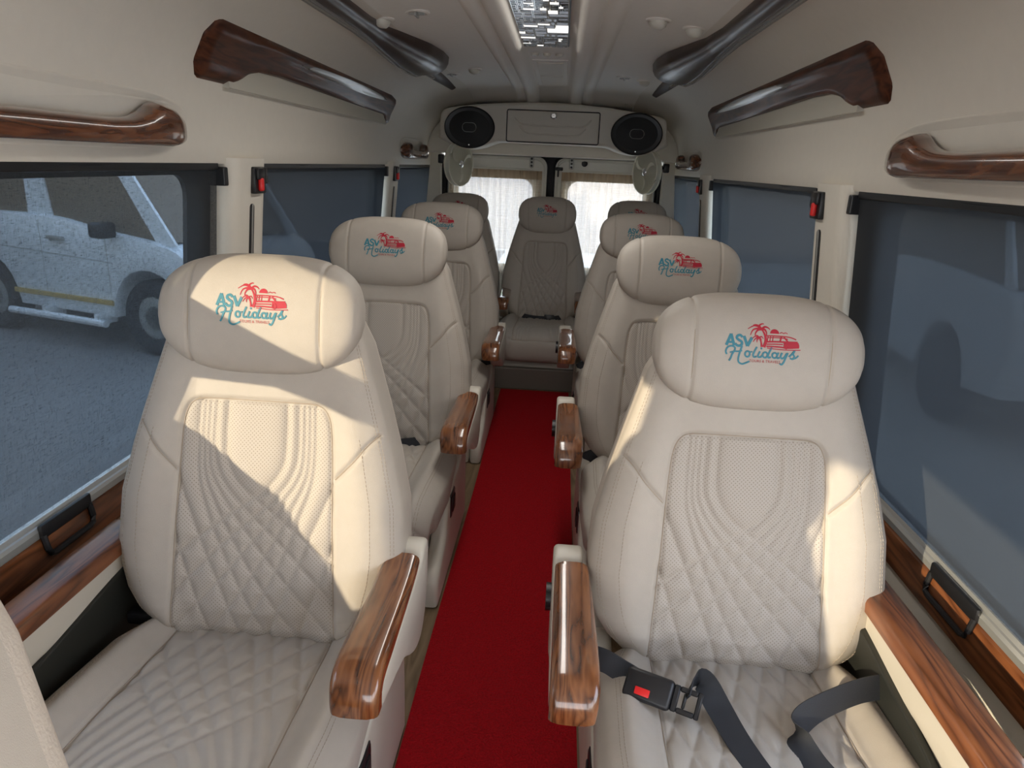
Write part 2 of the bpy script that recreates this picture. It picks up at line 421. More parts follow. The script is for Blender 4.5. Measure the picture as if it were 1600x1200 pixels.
# ------------------------------------------------------------------ rear doors and rear wall
YD = 5.42
mb = MB()
mb.box((-.95, 5.20, 1.335), (.95, 5.52, 1.80), .012)               # header over the doors
for s in (-1, 1): mb.prism([(s*.80, 0), (s*.98, 0), (s*.93, 1.4), (s*.80, 1.4)], 'y', 5.36, 5.56, .008)
mb.box((-.95, 5.40, 0), (.95, 5.56, .10))
struct(mb.build('wall_rear', trimcream))
for i, s in enumerate((-1, 1)):
    mb = MB()
    outer = rrect(s*.395-.365, s*.395+.365, .11, 1.333, .07)
    hole = rrect(s*.405-.275, s*.405+.275, .55, 1.175, .08)
    frame_plate(mb, outer, hole, 'y', YD, YD+.05)
    # raised inner flange
    mb.tube([(x, YD, z) for x, z in rrect(s*.40-.315, s*.40+.315, .50, 1.235, .09)], .014, 8, True)
    mb.tube([(x, YD, z) for x, z in rrect(s*.395-.352, s*.395+.352, .13, 1.322, .075)], .010, 8, True)
    d = struct(mb.build('door_%d' % (i+1), whitebody, None, True))
    g = MB(); g.box((s*.405-.29, YD+.02, .53), (s*.405+.29, YD+.026, 1.19)); g.build('pane', clearglass, d)
    p = MB(); xl = s*.145
    p.prism([(xl+q[0], 1.295+q[1]) for q in rrect(-.016, .016, -.042, .042, .0155)], 'y', YD-.012, YD, .003); pl = p.build('lock_plate', grey, d, True)
    p = MB()
    for dz in (-.024, 0, .024): p.lathe([(.008, 0), (.008, .004), (.004, .006)], Matrix.Translation((xl, YD-.012, 1.295+dz)) @ Matrix.Rotation(math.pi/2, 4, 'X'), 12)
    p.build('lock_screw', black, pl)
    sm = MB(); sm.tube([(x, YD+.01, z) for x, z in rrect(s*.395-.372, s*.395+.372, .10, 1.337, .07)], .012, 8, True); sm.build('rubber_seal', blackm, d, True)
    if s > 0:
        p = MB(); p.lathe([(.022, 0), (.022, .004), (.016, .008)], Matrix.Translation((.239, YD, 1.30)) @ Matrix.Rotation(math.pi/2, 4, 'X'), 20); p.build('rubber_plug', black, d, True)
        p = MB(); p.box((.03, YD-.03, 1.245), (.085, YD, 1.268), .005); p.box((.045, YD-.03, 1.20), (.058, YD, 1.26), .004); p.build('door_latch', black, d, True)
mb = MB(); mb.box((-.05, 5.475, .1), (.05, 5.50, 1.42)); struct(mb.build('trim_3', blackm))
mb = MB()
for s in (-1, 1): mb.box((s*.785-.014, 5.40, .6), (s*.785+.014, 5.44, 1.31), .006)
struct(mb.build('trim_4', blackm))
# curtains
def curtain(x0, x1, label):
    t = thing('curtain', label, 'curtain', ((x0+x1)/2, 5.38, .5), 0, 'sheer curtains on the rear doors')
    w = x1-x0; N = 160
    xs = np.linspace(-w/2, w/2, N)
    def sheet(z0, z1, amp, off, name, mat):
        ph = 17*2*math.pi/w*.72
        R = []
        for z in np.linspace(z0, z1, 12):
            k = (z1-z)/(z1-z0)
            R.append([(x+.006*math.sin(ph*.37*x+z*3), off+amp*math.sin(ph*x+.9*math.sin(9*x)+.25*k)+amp*.4*math.sin(ph*2.3*x+1), z) for x in xs])
        m = MB(); m.rings(R, cap=False, closed=False); return m.build(name, mat, t, True)
    sheet(-.02, .675, .011, 0, 'fabric', curtainm); sheet(.675, .735, .006, -.004, 'heading_tape', curtainband)
    return t
curtain(-.745, -.06, 'sheer beige pleated curtain on the left rear door window')
curtain(.075, .745, 'sheer beige pleated curtain on the right rear door window')

# ------------------------------------------------------------------ overhead console with speakers
con = thing('overhead_console', 'cream moulded console with storage door above the rear doors', 'console', (0, 4.9, 1.36))
def cz(v): return (v[0], v[1]-4.9, v[2]-1.36)
bot = cat([(-.745, 1.425), (-.70, 1.402), (-.62, 1.372), (-.535, 1.362), (-.45, 1.378), (-.38, 1.405), (-.31, 1.414), (0, 1.412), (.31, 1.410), (.38, 1.402), (.45, 1.378), (.545, 1.362), (.63, 1.374), (.71, 1.405), (.752, 1.428)], 4)
top = cat([(.735, 1.56), (.70, 1.602), (.5, 1.632), (.25, 1.656), (0, 1.666), (-.25, 1.658), (-.5, 1.638), (-.69, 1.61), (-.735, 1.57)], 4)
MB().prism(bot+top, 'y', 4.9, 5.24, .022, 4, mp=cz).build('housing', trimcream, con, True)
def console_pt(x, z): return cz((x, 4.9, z))
m = MB(); m.tube([cz((x, 4.9, z)) for x, z in rrect(-.297, .303, 1.418, 1.614, .012)], .0035, 6, True); m.build('door_gap', blackm, con)
m = MB(); m.prism(rrect(-.292, .298, 1.423, 1.609, .012), 'y', 4.893, 4.91, .003, 2, mp=cz); dr = m.build('storage_door', trimcream, con, True)
m = MB()
m.tube([cz((x, 4.8925, z)) for x, z in cat([(-.245, 1.568), (-.21, 1.537), (-.16, 1.525), (0, 1.521), (.16, 1.52), (.21, 1.53), (.25, 1.565)], 6)], .0055, 8)
m.tube([cz((x, 4.8925, z)) for x, z in cat([(-.215, 1.52), (-.18, 1.485), (-.13, 1.470), (0, 1.467), (.13, 1.464), (.18, 1.478), (.215, 1.515)], 6)], .0055, 8)
m.build('grip_ridge', trimcream, dr, True)
m = MB(); m.lathe([(.021, 0), (.021, .006), (.015, .010), (.013, .007), (.006, .007)], Matrix.Translation(cz((.005, 4.893, 1.585))) @ Matrix.Rotation(math.pi/2, 4, 'X'), 24); m.box(cz((.002, 4.880, 1.578)), cz((.008, 4.885, 1.594))); m.build('lock', chrome, dr, True)
for sx, lab in ((-.540, 'left black oval speaker on the overhead console'), (.545, 'right black oval speaker on the overhead console')):
    t = thing('speaker', lab, 'speaker', (sx, 4.9, 1.494), 0, 'oval speakers on the overhead console')
    def ell(rx, rz, y, n=48): return [(rx*math.cos(2*math.pi*k/n), y, rz*math.sin(2*math.pi*k/n)) for k in range(n)]
    m = MB(); m.rings([ell(.166, .130, -.0005), ell(.166, .130, -.010), ell(.158, .122, -.018), ell(.150, .115, -.016)]); m.build('surround', black, t, True)
    m = MB(); m.rings([ell(.150*q, .115*q, -.014-.010*(1-q*q)) for q in (1, .85, .65, .4, .15)]); m.build('grille', blackm, t, True)
    m = MB(); m.tube([(x, -.024, z) for x, z in rrect(-.045, .045, -.028, .028, .026)], .0022, 6, True); m.build('badge_ring', grey, t)
    m = MB(); m.lathe([(.005, 0), (.004, .003)], Matrix.Translation((0, -.018, -.108)) @ Matrix.Rotation(math.pi/2, 4, 'X'), 10); m.build('indicator', chrome, t)

# fans on either side of the rear doors
def fan(x, y, z, s, label):
    t = thing('wall_fan', label, 'fan', (x, y, z), 0, 'ivory fans beside the rear doors')
    M = Matrix.Rotation(s*math.radians(-62), 4, 'Z') @ Matrix.Rotation(math.pi/2, 4, 'X')     # face looks into the cabin
    m = MB(); rr = .138
    def circ(r, h, n=40): return [tuple(M @ Vector((r*math.cos(2*math.pi*k/n), r*math.sin(2*math.pi*k/n), h))) for k in range(n)]
    m.tube(circ(rr, 0), .006, 8, True); m.tube(circ(rr*.99, -.035), .005, 8, True)
    m.rings([circ(rr, .002), circ(rr*.99, -.04), circ(rr*.75, -.05), circ(rr*.3, -.055), circ(rr*.3, -.052), circ(rr*.75, -.047), circ(rr*.985, -.037), circ(rr*.985, .002)])
    m.build('shroud', fanplastic, t, True)
    for kk in range(3):
        a0 = kk*2*math.pi/3; R = []
        for q in np.linspace(0, 1, 8):
            r = .02+q*.10; w = .35+.45*math.sin(math.pi*min(1, q*.8+.1))
            R.append([tuple(M @ Vector((r*math.cos(a0+w*u), r*math.sin(a0+w*u), -.012+.016*u+dz))) for u, dz in [(-1, 0), (-.5, 0), (0, 0), (.5, 0), (1, 0), (1, .003), (.5, .003), (0, .003), (-.5, .003), (-1, .003)]])
        b = MB(); b.rings(R); b.build('blade', fanplastic, t, True)
    m = MB(); m.lathe([(.026, -.02), (.026, .004), (.020, .012), (.006, .016)], M, 20); m.build('hub', chrome, t, True)
    m = MB(); m.tube([tuple(M @ Vector((0, 0, -.05))), tuple(M @ Vector((0, 0, -.10))), (s*.10, .12, .03), (s*.15, .16, .03)], .009, 8)
    m.box((s*.16-.02, .14, .0), (s*.16+.02, .19, .06), .008)
    m.build('bracket', black, t, True)
    return t
fan(-.60, 4.95, 1.262, -1, 'ivory wall fan left of the rear doors')
fan(.625, 4.95, 1.262, 1, 'ivory wall fan right of the rear doors')

# ------------------------------------------------------------------ ceiling fittings
lp = thing('ceiling_light_panel', 'chrome and black mosaic light panel in the ceiling channel', 'ceiling light', (-.012, 2.4, 1.742))
m = MB(); m.box((-.092, -.9, -.010), (.092, .705, 0), .002); m.build('backing', black, lp)
m = MB(); mlit = MB()
def cells(x0, x1, y0, y1, d):
    w, h = x1-x0, y1-y0
    if d == 0 or (w < .030 and h < .030): return [(x0, x1, y0, y1)]
    if w > h*random.uniform(.5, 1.6):
        c = x0+w*random.uniform(.3, .7); return cells(x0, c, y0, y1, d-1)+cells(c, x1, y0, y1, d-1)
    c = y0+h*random.uniform(.3, .7); return cells(x0, x1, y0, c, d-1)+cells(x0, x1, c, y1, d-1)
for (a, b, c, d) in cells(-.088, .088, -.88, .695, 9):
    if b-a < .007 or d-c < .007: continue
    if random.random() < .08: mlit.box((a+.0015, c+.0015, -.014), (b-.0015, d-.0015, -.009))
    else:
        t_ = .0026
        for lo, hi in (((a+.001, c+.001), (b-.001, c+.001+t_)), ((a+.001, d-.001-t_), (b-.001, d-.001)), ((a+.001, c+.001+t_), (a+.001+t_, d-.001-t_)), ((b-.001-t_, c+.001+t_), (b-.001, d-.001-t_))):
            m.box((*lo, -.014), (*hi, -.009))
m.build('mosaic', chrome, lp)
lit = simple('added_glow', (.85, .84, .80), .4); lit.node_tree.nodes['Principled BSDF'].inputs['Emission Color'].default_value = (1, .97, .92, 1); lit.node_tree.nodes['Principled BSDF'].inputs['Emission Strength'].default_value = .5  # glow added to a few mosaic cells to go with the fill light
mlit.build('added_glow_cells', lit, lp)
ld = bpy.data.lights.new('fill_light', 'AREA'); ld.shape = 'RECTANGLE'; ld.size = .16; ld.size_y = 1.5; ld.energy = 3.2; ld.color = (1, .96, .90); ld.spread = math.radians(170)  # added fill light to brighten the rear rows
lo_ = bpy.data.objects.new('fill_light', ld); COL.objects.link(lo_); lo_.parent = lp; lo_.location = (0, -.1, -.018)
for x in (-.066, -.013, .040):
    m = MB(); m.lathe([(.017, 0), (.017, -.004), (.013, -.011), (.004, -.014)], Matrix.Identity(4), 20); o = m.build('ceiling_button', white_plastic, None, True); o.location = (x, 3.37, 1.742)
    tag(o, {-.066: 'left', -.013: 'middle', .040: 'right'}[x]+' of the three round buttons behind the mosaic light panel', 'button', 'round ceiling buttons')
hp = thing('ceiling_hatch', 'cream rectangular hatch in the ceiling channel towards the rear', 'hatch', (-.004, 4.05, 1.742))
m = MB(); m.box((-.083, -.50, -.006), (.083, .56, .002), .003); m.build('frame', headliner, hp)
m = MB(); m.box((-.062, -.45, -.011), (.062, .02, -.005), .003); m.build('panel', trimcream, hp)
m = MB(); m.box((-.062, .045, -.011), (.062, .52, -.005), .003); m.build('panel', trimcream, hp)

def reading_light(x, y, label, kind, z=1.727):
    if kind == 'light':
        t = thing('reading_light', label, 'light', (x, y, z), 0, 'round reading lights in the ceiling')
        m = MB(); m.lathe([(.040, .004), (.040, -.003), (.033, -.006), (.031, -.004)], Matrix.Identity(4), 28); m.build('bezel', headliner, t, True)
        m = MB(); m.lathe([(.029, -.002), (.028, -.014), (.020, -.024), (.006, -.028)], Matrix.Rotation(.25, 4, 'Y'), 24); m.build('lens', white_plastic, t, True)
    else:
        t = thing('air_nozzle', label, 'air vent', (x, y, z), 0, 'air nozzles in the ceiling')
        m = MB(); m.lathe([(.042, .004), (.042, -.003), (.034, -.006), (.030, .002)], Matrix.Identity(4), 28); m.build('bezel', headliner, t, True)
        m = MB(); m.box((-.025, -.003, -.010), (.025, .003, .001), .001); m.box((-.004, -.025, -.016), (.004, .025, .001), .0015); m.lathe([(.027, .003), (.027, -.001)], Matrix.Identity(4), 20); m.build('vane', grey, t)
    return t
reading_light(-.533, 2.53, 'round white reading light by the left dark ceiling rail', 'light', 1.714)
reading_light(-.407, 2.47, 'finned air nozzle beside the front left reading light', 'air', 1.727)
reading_light(.356, 2.49, 'round white reading light nearer the ceiling channel, front right', 'light', 1.729)
reading_light(.481, 2.55, 'round white reading light by the right dark ceiling rail', 'light', 1.719)
reading_light(-.52, 3.96, 'small air nozzle by the rear tail of the left ceiling rail', 'air', 1.714)
reading_light(-.39, 3.86, 'small round light near the left ceiling duct, further back', 'light', 1.728)
reading_light(.373, 3.99, 'finned air nozzle near the right ceiling duct, further back', 'air', 1.728)
reading_light(.481, 4.03, 'small round light by the rear tail of the right ceiling rail', 'light', 1.719)
reading_light(.36, 4.95, 'tiny air nozzle just in front of the overhead console', 'air', 1.712)
reading_light(.47, 4.97, 'tiny round light just in front of the overhead console', 'light', 1.700)

def ceiling_rail(s, label):
    t = thing('ceiling_rail', label, 'grab rail', (s*.58, 2.5, 1.70), 0, 'long dark rails on the ceiling edges')
    ky = [.9, 2.45, 2.65, 2.85, 3.05, 3.25, 3.40, 3.48, 3.52, 3.56, 4.0, 4.5]
    ki = [.548, .548, .535, .500, .462, .444, .446, .475, .535, .552, .558, .570]
    kd = [.040, .040, .046, .058, .068, .070, .064, .052, .036, .028, .022, .012]
    R = []; R2 = []
    for y in np.concatenate([np.linspace(.9, 2.4, 8), np.linspace(2.45, 3.65, 50), np.linspace(3.7, 4.55, 8)]):
        xi = np.interp(y, ky, ki); d = np.interp(y, ky, kd); xo = .628-.012*max(0, y-3.4); c = (xi+xo)/2; h = (xo-xi)/2
        zz = 1.704
        loop = []
        for k in range(20):
            a = 2*math.pi*k/20; cx = math.copysign(abs(math.cos(a))**.7, math.cos(a)); sz = math.copysign(abs(math.sin(a))**.8, math.sin(a))
            loop.append((s*(c+h*cx)-s*.58, y-2.5, zz+(.01 if sz > 0 else d)*sz-1.70-.012*cx))
        R.append(loop)
        xm = xo-.030
        R2.append([(s*(xm+q*.012)-s*.58, y-2.5, zz-d*.93-.010+e-1.70) for q, e in ((-1, 0), (0, -.0035), (1, 0), (1, .008), (-1, .008))])
    m = MB(); m.rings(R); m.build('rail_body', smoke, t, True)
    m = MB(); m.rings(R2[:60]); m.build('inlay_strip', smoke2, t, True)
    return t
ceiling_rail(-1, 'dark glossy moulded rail along the left ceiling edge')
ceiling_rail(1, 'dark glossy moulded rail along the right ceiling edge')

def up(s, y, z, off):
    """a point on the upper side lining, lifted inwards by off"""
    z_ = min(max(z, 1.25), 1.712); dx = (ux(z_+.004)-ux(z_-.004))/.008
    nn = math.hypot(1, dx); return (s*(ux(z_)-off/nn), y, z+off*dx/nn*1.0)
def wood_panel(s, label):
    t = thing('light_trim_panel', label, 'wall panel', (s*.83, 2.9, 1.52), 0, 'long wood panels above the windows')
    def L(p): return (p[0]-s*.83, p[1]-2.9, p[2]-1.52)
    zt = lambda y: interp(y, [1.87, 1.876, 1.89, 1.915, 3.80, 3.93], [1.56, 1.578, 1.590, 1.596, 1.584, 1.572])
    zb = lambda y: interp(y, [1.87, 1.878, 1.895, 2.08, 2.12, 2.17, 2.24, 2.4, 3.78, 3.82, 3.86, 3.93], [1.490, 1.468, 1.456, 1.456, 1.468, 1.494, 1.508, 1.512, 1.490, 1.482, 1.452, 1.452])
    R = []
    Y = np.concatenate([np.linspace(1.87, 2.4, 34), np.linspace(2.45, 3.7, 20), np.linspace(3.74, 3.93, 16)])
    for y in Y:
        a, b = zb(y), zt(y); e = min(1, (y-1.87)/.03+.2, (3.93-y)/.02+.25)
        loop = []
        for u in np.linspace(0, 1, 12):
            loop.append(L(up(s, y, a+(b-a)*u, .017*e*(1-abs(2*u-1)**8)+.001)))
        for u in np.linspace(1, 0, 4): loop.append(L(up(s, y, a+(b-a)*u, -.01)))
        R.append(loop)
    m = MB(); m.rings(R); m.build('wood_cover', wood_dark, t, True)
    R = []
    for y in np.linspace(2.5, 3.72, 24):
        q = (y-2.5)/1.22; w = .015*math.sin(math.pi*min(1, max(.0, q)))**.5+.002; c = zt(y)-.022
        R.append([L(up(s, y, c-w, .0165)), L(up(s, y, c, .0205)), L(up(s, y, c+w, .0165)), L(up(s, y, c, .01))])
    m = MB(); m.rings(R); m.build('chrome_inlay', smoke2, t, True)
    R = []
    for y in np.linspace(2.05, 3.86, 20):
        R.append([L(up(s, y, a, o)) for a, o in ((1.450, .001), (1.4502, .017), (1.453, .019), (1.480, .009), (1.516, .002), (1.516, -.01), (1.452, -.01))])
    m = MB(); m.rings(R); m.build('light_cover', simple('lamp_cover', (.56, .53, .45), .5), t, True)
    return t
wood_panel(-1, 'dark glossy wood panel high on the left side above the windows')
wood_panel(1, 'dark glossy wood panel high on the right side above the windows')

def grab_handle(s, ya, yb, label, mat, sc=1., y_first=None):
    t = thing('grab_handle', label, 'grab handle', (s*.87, (ya+yb)/2, 1.32), 0, 'wooden grab handles above the windows')
    ym = (ya+yb)/2
    def L(p): return (p[0]-s*.87, p[1]-ym, p[2]-1.32)
    R = []; n = 50
    for i in range(n+1):
        y = ya+(yb-ya)*i/n; q = min(y-ya, yb-y)/(1 if sc > .8 else .62)          # distance from the nearer end
        top = interp(q, [0, .03, .10, .17, .22, .28, .36, .6], [1.346, 1.358, 1.378, 1.384, 1.360, 1.345, 1.340, 1.341])
        bo = interp(q, [0, .02, .06, .12, .3], [1.332, 1.312, 1.298, 1.291, 1.292])
        pr_in = interp(q, [0, .03, .10, .20, .28, .5], [.002, .002, .003, .006, .022, .026])
        pr_out = interp(q, [0, .02, .05, .10, .16, .3], [.006, .026, .046, .058, .062, .062])
        c, h = (top+bo)/2, (top-bo)/2; loop = []
        for k in range(20):
            a = 2*math.pi*k/20; ca, sa = math.cos(a), math.sin(a)
            ca = math.copysign(abs(ca)**.65, ca); sa = math.copysign(abs(sa)**.65, sa)
            o = (pr_in+pr_out)/2+(pr_out-pr_in)/2*ca
            loop.append(L((s*(.882-o), y, c+h*sa-.010*(1+ca)*.5)))
        R.append(loop)
    m = MB(); m.rings(R); m.build('handle_bar', mat, t, True)
    # cream moulded surround that the bar sinks into
    R = []
    N = 60
    for ring_r, off in ((1.0, .0008), (.95, .0035), (.90, .0035), (.84, .001)):
        loop = []
        for k in range(N):
            a = 2*math.pi*k/N; ca, sa = math.cos(a), math.sin(a)
            yy = ym+((yb-ya)/2+.035*(1 if sc > .8 else .7))*math.copysign(abs(ca)**.35, ca)*(1-(1-ring_r)*.18); zz = 1.342+.066*math.copysign(abs(sa)**.7, sa)*ring_r
            loop.append(L(up(s, yy, zz, off)))
        R.append(loop)
    m = MB(); m.rings(R); m.build('surround', trimcream, t, True)
    return t
grab_handle(-1, .62, 1.83, 'brown wooden grab handle above the nearest left window', wood_handle)
grab_handle(1, .62, 1.85, 'brown wooden grab handle above the nearest right window', wood_handle)
grab_handle(-1, 4.35, 5.05, 'small brown grab handle above the rearmost left window', wood_handle, .6)
grab_handle(1, 4.35, 5.05, 'small brown grab handle above the rearmost right window', wood_handle, .6)

# emergency hammers and belt-guide slots on the pillars
def hammer(s, y, label):
    t = thing('emergency_hammer', label, 'hammer', (s*(wx(1.2)-.024), y, 1.2), 0, 'emergency hammers on the window pillars')
    def q(lo, hi): return tuple(min(a, b) for a, b in zip(lo, hi)), tuple(max(a, b) for a, b in zip(lo, hi))
    m = MB(); m.box(*q((s*.006, -.040, -.042), (-s*.014, .040, .038)), .005); m.box(*q((-s*.012, -.034, -.0), (-s*.024, .012, .036)), .005); m.build('holder', black, t, True)
    m = MB(); m.box(*q((-s*.012, -.022, -.034), (-s*.028, -.002, .006)), .006, 3); m.build('handle', redm, t, True)
    return t
hammer(-1, 2.235, 'black and red emergency hammer on the nearest left pillar'); hammer(1, 2.262, 'black and red emergency hammer on the nearest right pillar')
hammer(-1, 4.14, 'dark emergency hammer on the farther left pillar'); hammer(1, 4.20, 'dark emergency hammer on the farther right pillar')
for s, y, lab in ((-1, 2.203, 'black belt guide slot on the nearest left pillar'), (1, 2.246, 'black belt guide slot on the nearest right pillar'), (-1, 4.14, 'black belt guide slot on the farther left pillar'), (1, 4.2, 'black belt guide slot on the farther right pillar')):
    t = thing('belt_guide', lab, 'belt guide', (s*(wx(.95)-.025), y, .95), 0, 'belt guides on the pillars')
    for nm, w, o, mt in (('frame', .013, .0035, black), ('channel', .005, .0045, grey)):
        m = MB(); R = []
        for yy, zz in rrect(-w, w, -.24, .178, w*.95): R.append((yy, zz))
        m.prism(R, 'x', .004, -o, .001, mp=lambda v, s=s: (s*(v[0]-.09*v[2]*1.0), v[1], v[2])); m.build(nm, mt, t)

# ------------------------------------------------------------------ window blinds
def blind(s, a, b, zb, label, handle_y=None, mat=blindm):
    t = thing('window_blind', label, 'blind', (s*wx(1.0), (a+b)/2, zb), 0, 'dark roller blinds on the side windows')
    ym = (a+b)/2; ox = s*wx(1.0)
    def L(x, y, z): return (x-ox, y-ym, z-zb)
    R = []
    for z in np.linspace(zb+.01, 1.243, 14):
        R.append([L(s*(wx(z)+.004+.003*math.sin(5*y+3*z)), y, z) for y in np.linspace(a, b, 24)])
    m = MB(); m.rings(R, cap=False, closed=False); m.build('fabric', mat, t, True)
    m = MB(); x = wx(1.24)
    m.box(L(s*(x+.001) if s > 0 else -(x+.03), a, 1.228), L(s*(x+.03) if s > 0 else -(x+.001), b, 1.25), .004); m.build('cassette', bodyblack, t)
    m = MB(); R = []; x = wx(zb)
    for y in (a-.005, b+.005):
        R.append([L(s*(x+u), y, zb+v) for u, v in ((.012, -.008), (-.006, -.010), (-.012, -.004), (-.012, .010), (-.008, .017), (-.004, .019), (.0, .028), (.012, .028))])
    m.rings(R); m.build('bottom_bar', silver, t)
    for yy, nm in ((a-.012, 0), (b+.012, 1)):
        if nm == 0 and a < 1.2: continue
        m = MB(); lo = L(s*(wx(1.2)-.018), yy-.012, 1.185); hi = L(s*(wx(1.2)+.03), yy+.012, 1.237)
        m.box(tuple(map(min, lo, hi)), tuple(map(max, lo, hi)), .004); m.build('end_bracket', black, t)
    if handle_y:
        m = MB(); h0, h1 = handle_y
        def H(y, z, u): return L(s*(x-.012-u), y, zb+z)
        lo, hi = H(h0, -.008, -.004), H(h1, .024, .008); m.box(tuple(map(min, lo, hi)), tuple(map(max, lo, hi)), .005)
        m.tube([H(h0+.006, 0, .004), H(h0+.006, -.030, .010), H(h0+.012, -.042, .012), H(h0+.022, -.046, .012), H(h1-.022, -.046, .012), H(h1-.012, -.042, .012), H(h1-.006, -.030, .010), H(h1-.006, 0, .004)], .0065, 8)
        m.build('pull_handle', black, t, True)
    return t
blind(-1, 1.085, 2.035, .512, 'grey roller blind on the nearest left window, white car showing through', (1.225, 1.385), blindm_lit)
blind(1, 1.0, 2.045, .470, 'dark roller blind on the nearest right window, lower part in sunlight', (1.24, 1.42))
blind(-1, 2.345, 3.995, .50, 'dark blue roller blind on the middle left window')
blind(1, 2.375, 3.985, .50, 'dark blue roller blind on the middle right window')
blind(-1, 4.30, 5.43, .50, 'narrow dark roller blind on the rearmost left window')
blind(1, 4.31, 5.43, .50, 'narrow dark roller blind on the rearmost right window')

# ------------------------------------------------------------------ carpet and the step under the rear bench
R = []
for y in np.linspace(-1.2, 3.985, 60): R.append([(-.202+.003*math.sin(3*y), y, .001), (-.202+.003*math.sin(3*y), y, .009), (.196, y, .009), (.196, y, .001)])
m = MB(); m.rings(R); tag(m.build('aisle_carpet', carpetm), 'bright red carpet runner down the aisle', 'carpet')
m = MB(); m.box((-.95, 4.02, .0), (.95, 5.38, .13), .006); struct(m.build('trim_5', simple('brown_riser', (.13, .11, .09), .6)))

# ------------------------------------------------------------------ seats
def dist_lines(X, Lc, lines):
    """distance of every (X, L) sample to the nearest of the polylines"""
    D = np.full(X.shape, 9.)
    for ln in lines:
        P = np.array(ln)
        for p, q in zip(P[:-1], P[1:]):
            e = q-p; ll = e@e
            if ll < 1e-12: continue
            t = np.clip(((X-p[0])*e[0]+(Lc-p[1])*e[1])/ll, 0, 1)
            D = np.minimum(D, np.hypot(X-p[0]-t*e[0], Lc-p[1]-t*e[1]))
    return D
class Pad:
    """an upholstered cushion: a row of cross-sections along a path in the y-z plane"""
    def __init__(s, path, wtab, tf, tb, bolster, seams, quilt, n=3.6, NL=190, NF=170, inside=None, qd=.008, xoff=0.):
        P = np.array(cat(path, 12)); d = np.r_[0, np.cumsum(np.hypot(*np.diff(P, axis=0).T))]
        s.len = d[-1]; s.L = np.linspace(0, s.len, NL)
        s.P = np.stack([np.interp(s.L, d, P[:, k]) for k in (0, 1)], 1)
        T = np.gradient(s.P, axis=0); T /= np.linalg.norm(T, axis=1)[:, None]
        s.N = np.stack([-T[:, 1], T[:, 0]], 1)                 # front normal (left of the path direction in y-z)
        s.w = np.interp(s.L, *wtab); s.tf = np.interp(s.L, *tf); s.tb = np.interp(s.L, *tb)
        s.bol = bolster; s.n = n; s.xo = xoff
        u = np.linspace(-1, 1, NF); S = np.sin(u*math.pi/2)*.55+u*.45
        S[0], S[-1] = -1, 1
        X = s.w[:, None]*S[None, :]; LL = np.repeat(s.L[:, None], NF, 1)
        off = s.base(S[None, :], LL, s.tf[:, None])
        Ds = dist_lines(X, LL, seams); Dq = dist_lines(X, LL, quilt)
        ins = inside(X, LL) if inside is not None else np.zeros(X.shape, bool)
        off = off-.0055*np.exp(-(Ds/.0045)**2)-np.where(ins, qd*np.exp(-Dq/.009), 0)
        front = np.stack([X, s.P[:, 0:1]+s.N[:, 0:1]*off, s.P[:, 1:2]+s.N[:, 1:2]*off], 2)
        sb = np.sin(np.linspace(math.pi/2, -math.pi/2, 44))[1:-1]
        offb = -s.tb[:, None]*(1-np.abs(sb[None, :])**7)**(1/7)
        back = np.stack([s.w[:, None]*sb[None, :], s.P[:, 0:1]+s.N[:, 0:1]*offb, s.P[:, 1:2]+s.N[:, 1:2]*offb], 2)
        V = np.concatenate([front, back], 1); M = V.shape[1]
        idx = np.arange(NL*M).reshape(NL, M); nx = np.roll(idx, -1, 1)
        F = np.stack([idx[:-1], nx[:-1], nx[1:], idx[1:]], 2).reshape(-1, 4)
        me = bpy.data.meshes.new('pad'); faces = [tuple(f) for f in F.tolist()]+[tuple(idx[0][::-1].tolist()), tuple(idx[-1].tolist())]
        me.from_pydata(V.reshape(-1, 3).tolist(), [], faces); me.update(); fix_normals(me)
        mi = np.zeros((NL-1, M), int); mi[:, :NF-1] = (ins[:-1, :-1] & ins[1:, 1:]).astype(int)
        mi[:, NF:] = 2
        me.polygons.foreach_set('material_index', mi.reshape(-1).tolist()+[0, 0])
        me.polygons.foreach_set('use_smooth', [True]*len(me.polygons))
        s.me = me
    def base(s, S, L, tf):
        a = np.abs(S); return tf*(1-np.minimum(a, 1)**s.n)**(1/s.n)+s.bol(S, L)*(1-a**6)
    def pt(s, x, L, lift=0.):
        i = lambda arr: np.interp(L, s.L, arr)
        w = i(s.w); S = np.clip(x/w, -.999, .999); off = float(s.base(np.array(S), np.array(L), i(s.tf)))+lift
        return (x, i(s.P[:, 0])+i(s.N[:, 0])*off, i(s.P[:, 1])+i(s.N[:, 1])*off)
    def mesh_stitch(s, lines, solid_lines, name):
        m = MB()
        for ln in lines:                        # dashed thread
            P = np.array(ln); d = np.r_[0, np.cumsum(np.hypot(*np.diff(P, axis=0).T))]; q = 0.
            while q < d[-1]-.005:
                a = [np.interp(q, d, P[:, k]) for k in (0, 1)]; b = [np.interp(q+.0052, d, P[:, k]) for k in (0, 1)]
                m.tube([s.pt(*a, .0002), s.pt(*b, .0002)], .0007, 4); q += .0082
        for ln in solid_lines:
            m.tube([s.pt(p[0], p[1], -.0050) for p in ln], .0013, 5)
        me = bpy.data.meshes.new(name); m.bm.to_mesh(me); m.bm.free(); return me
def mir(lines): return lines+[[(-x, y) for x, y in ln] for ln in lines]

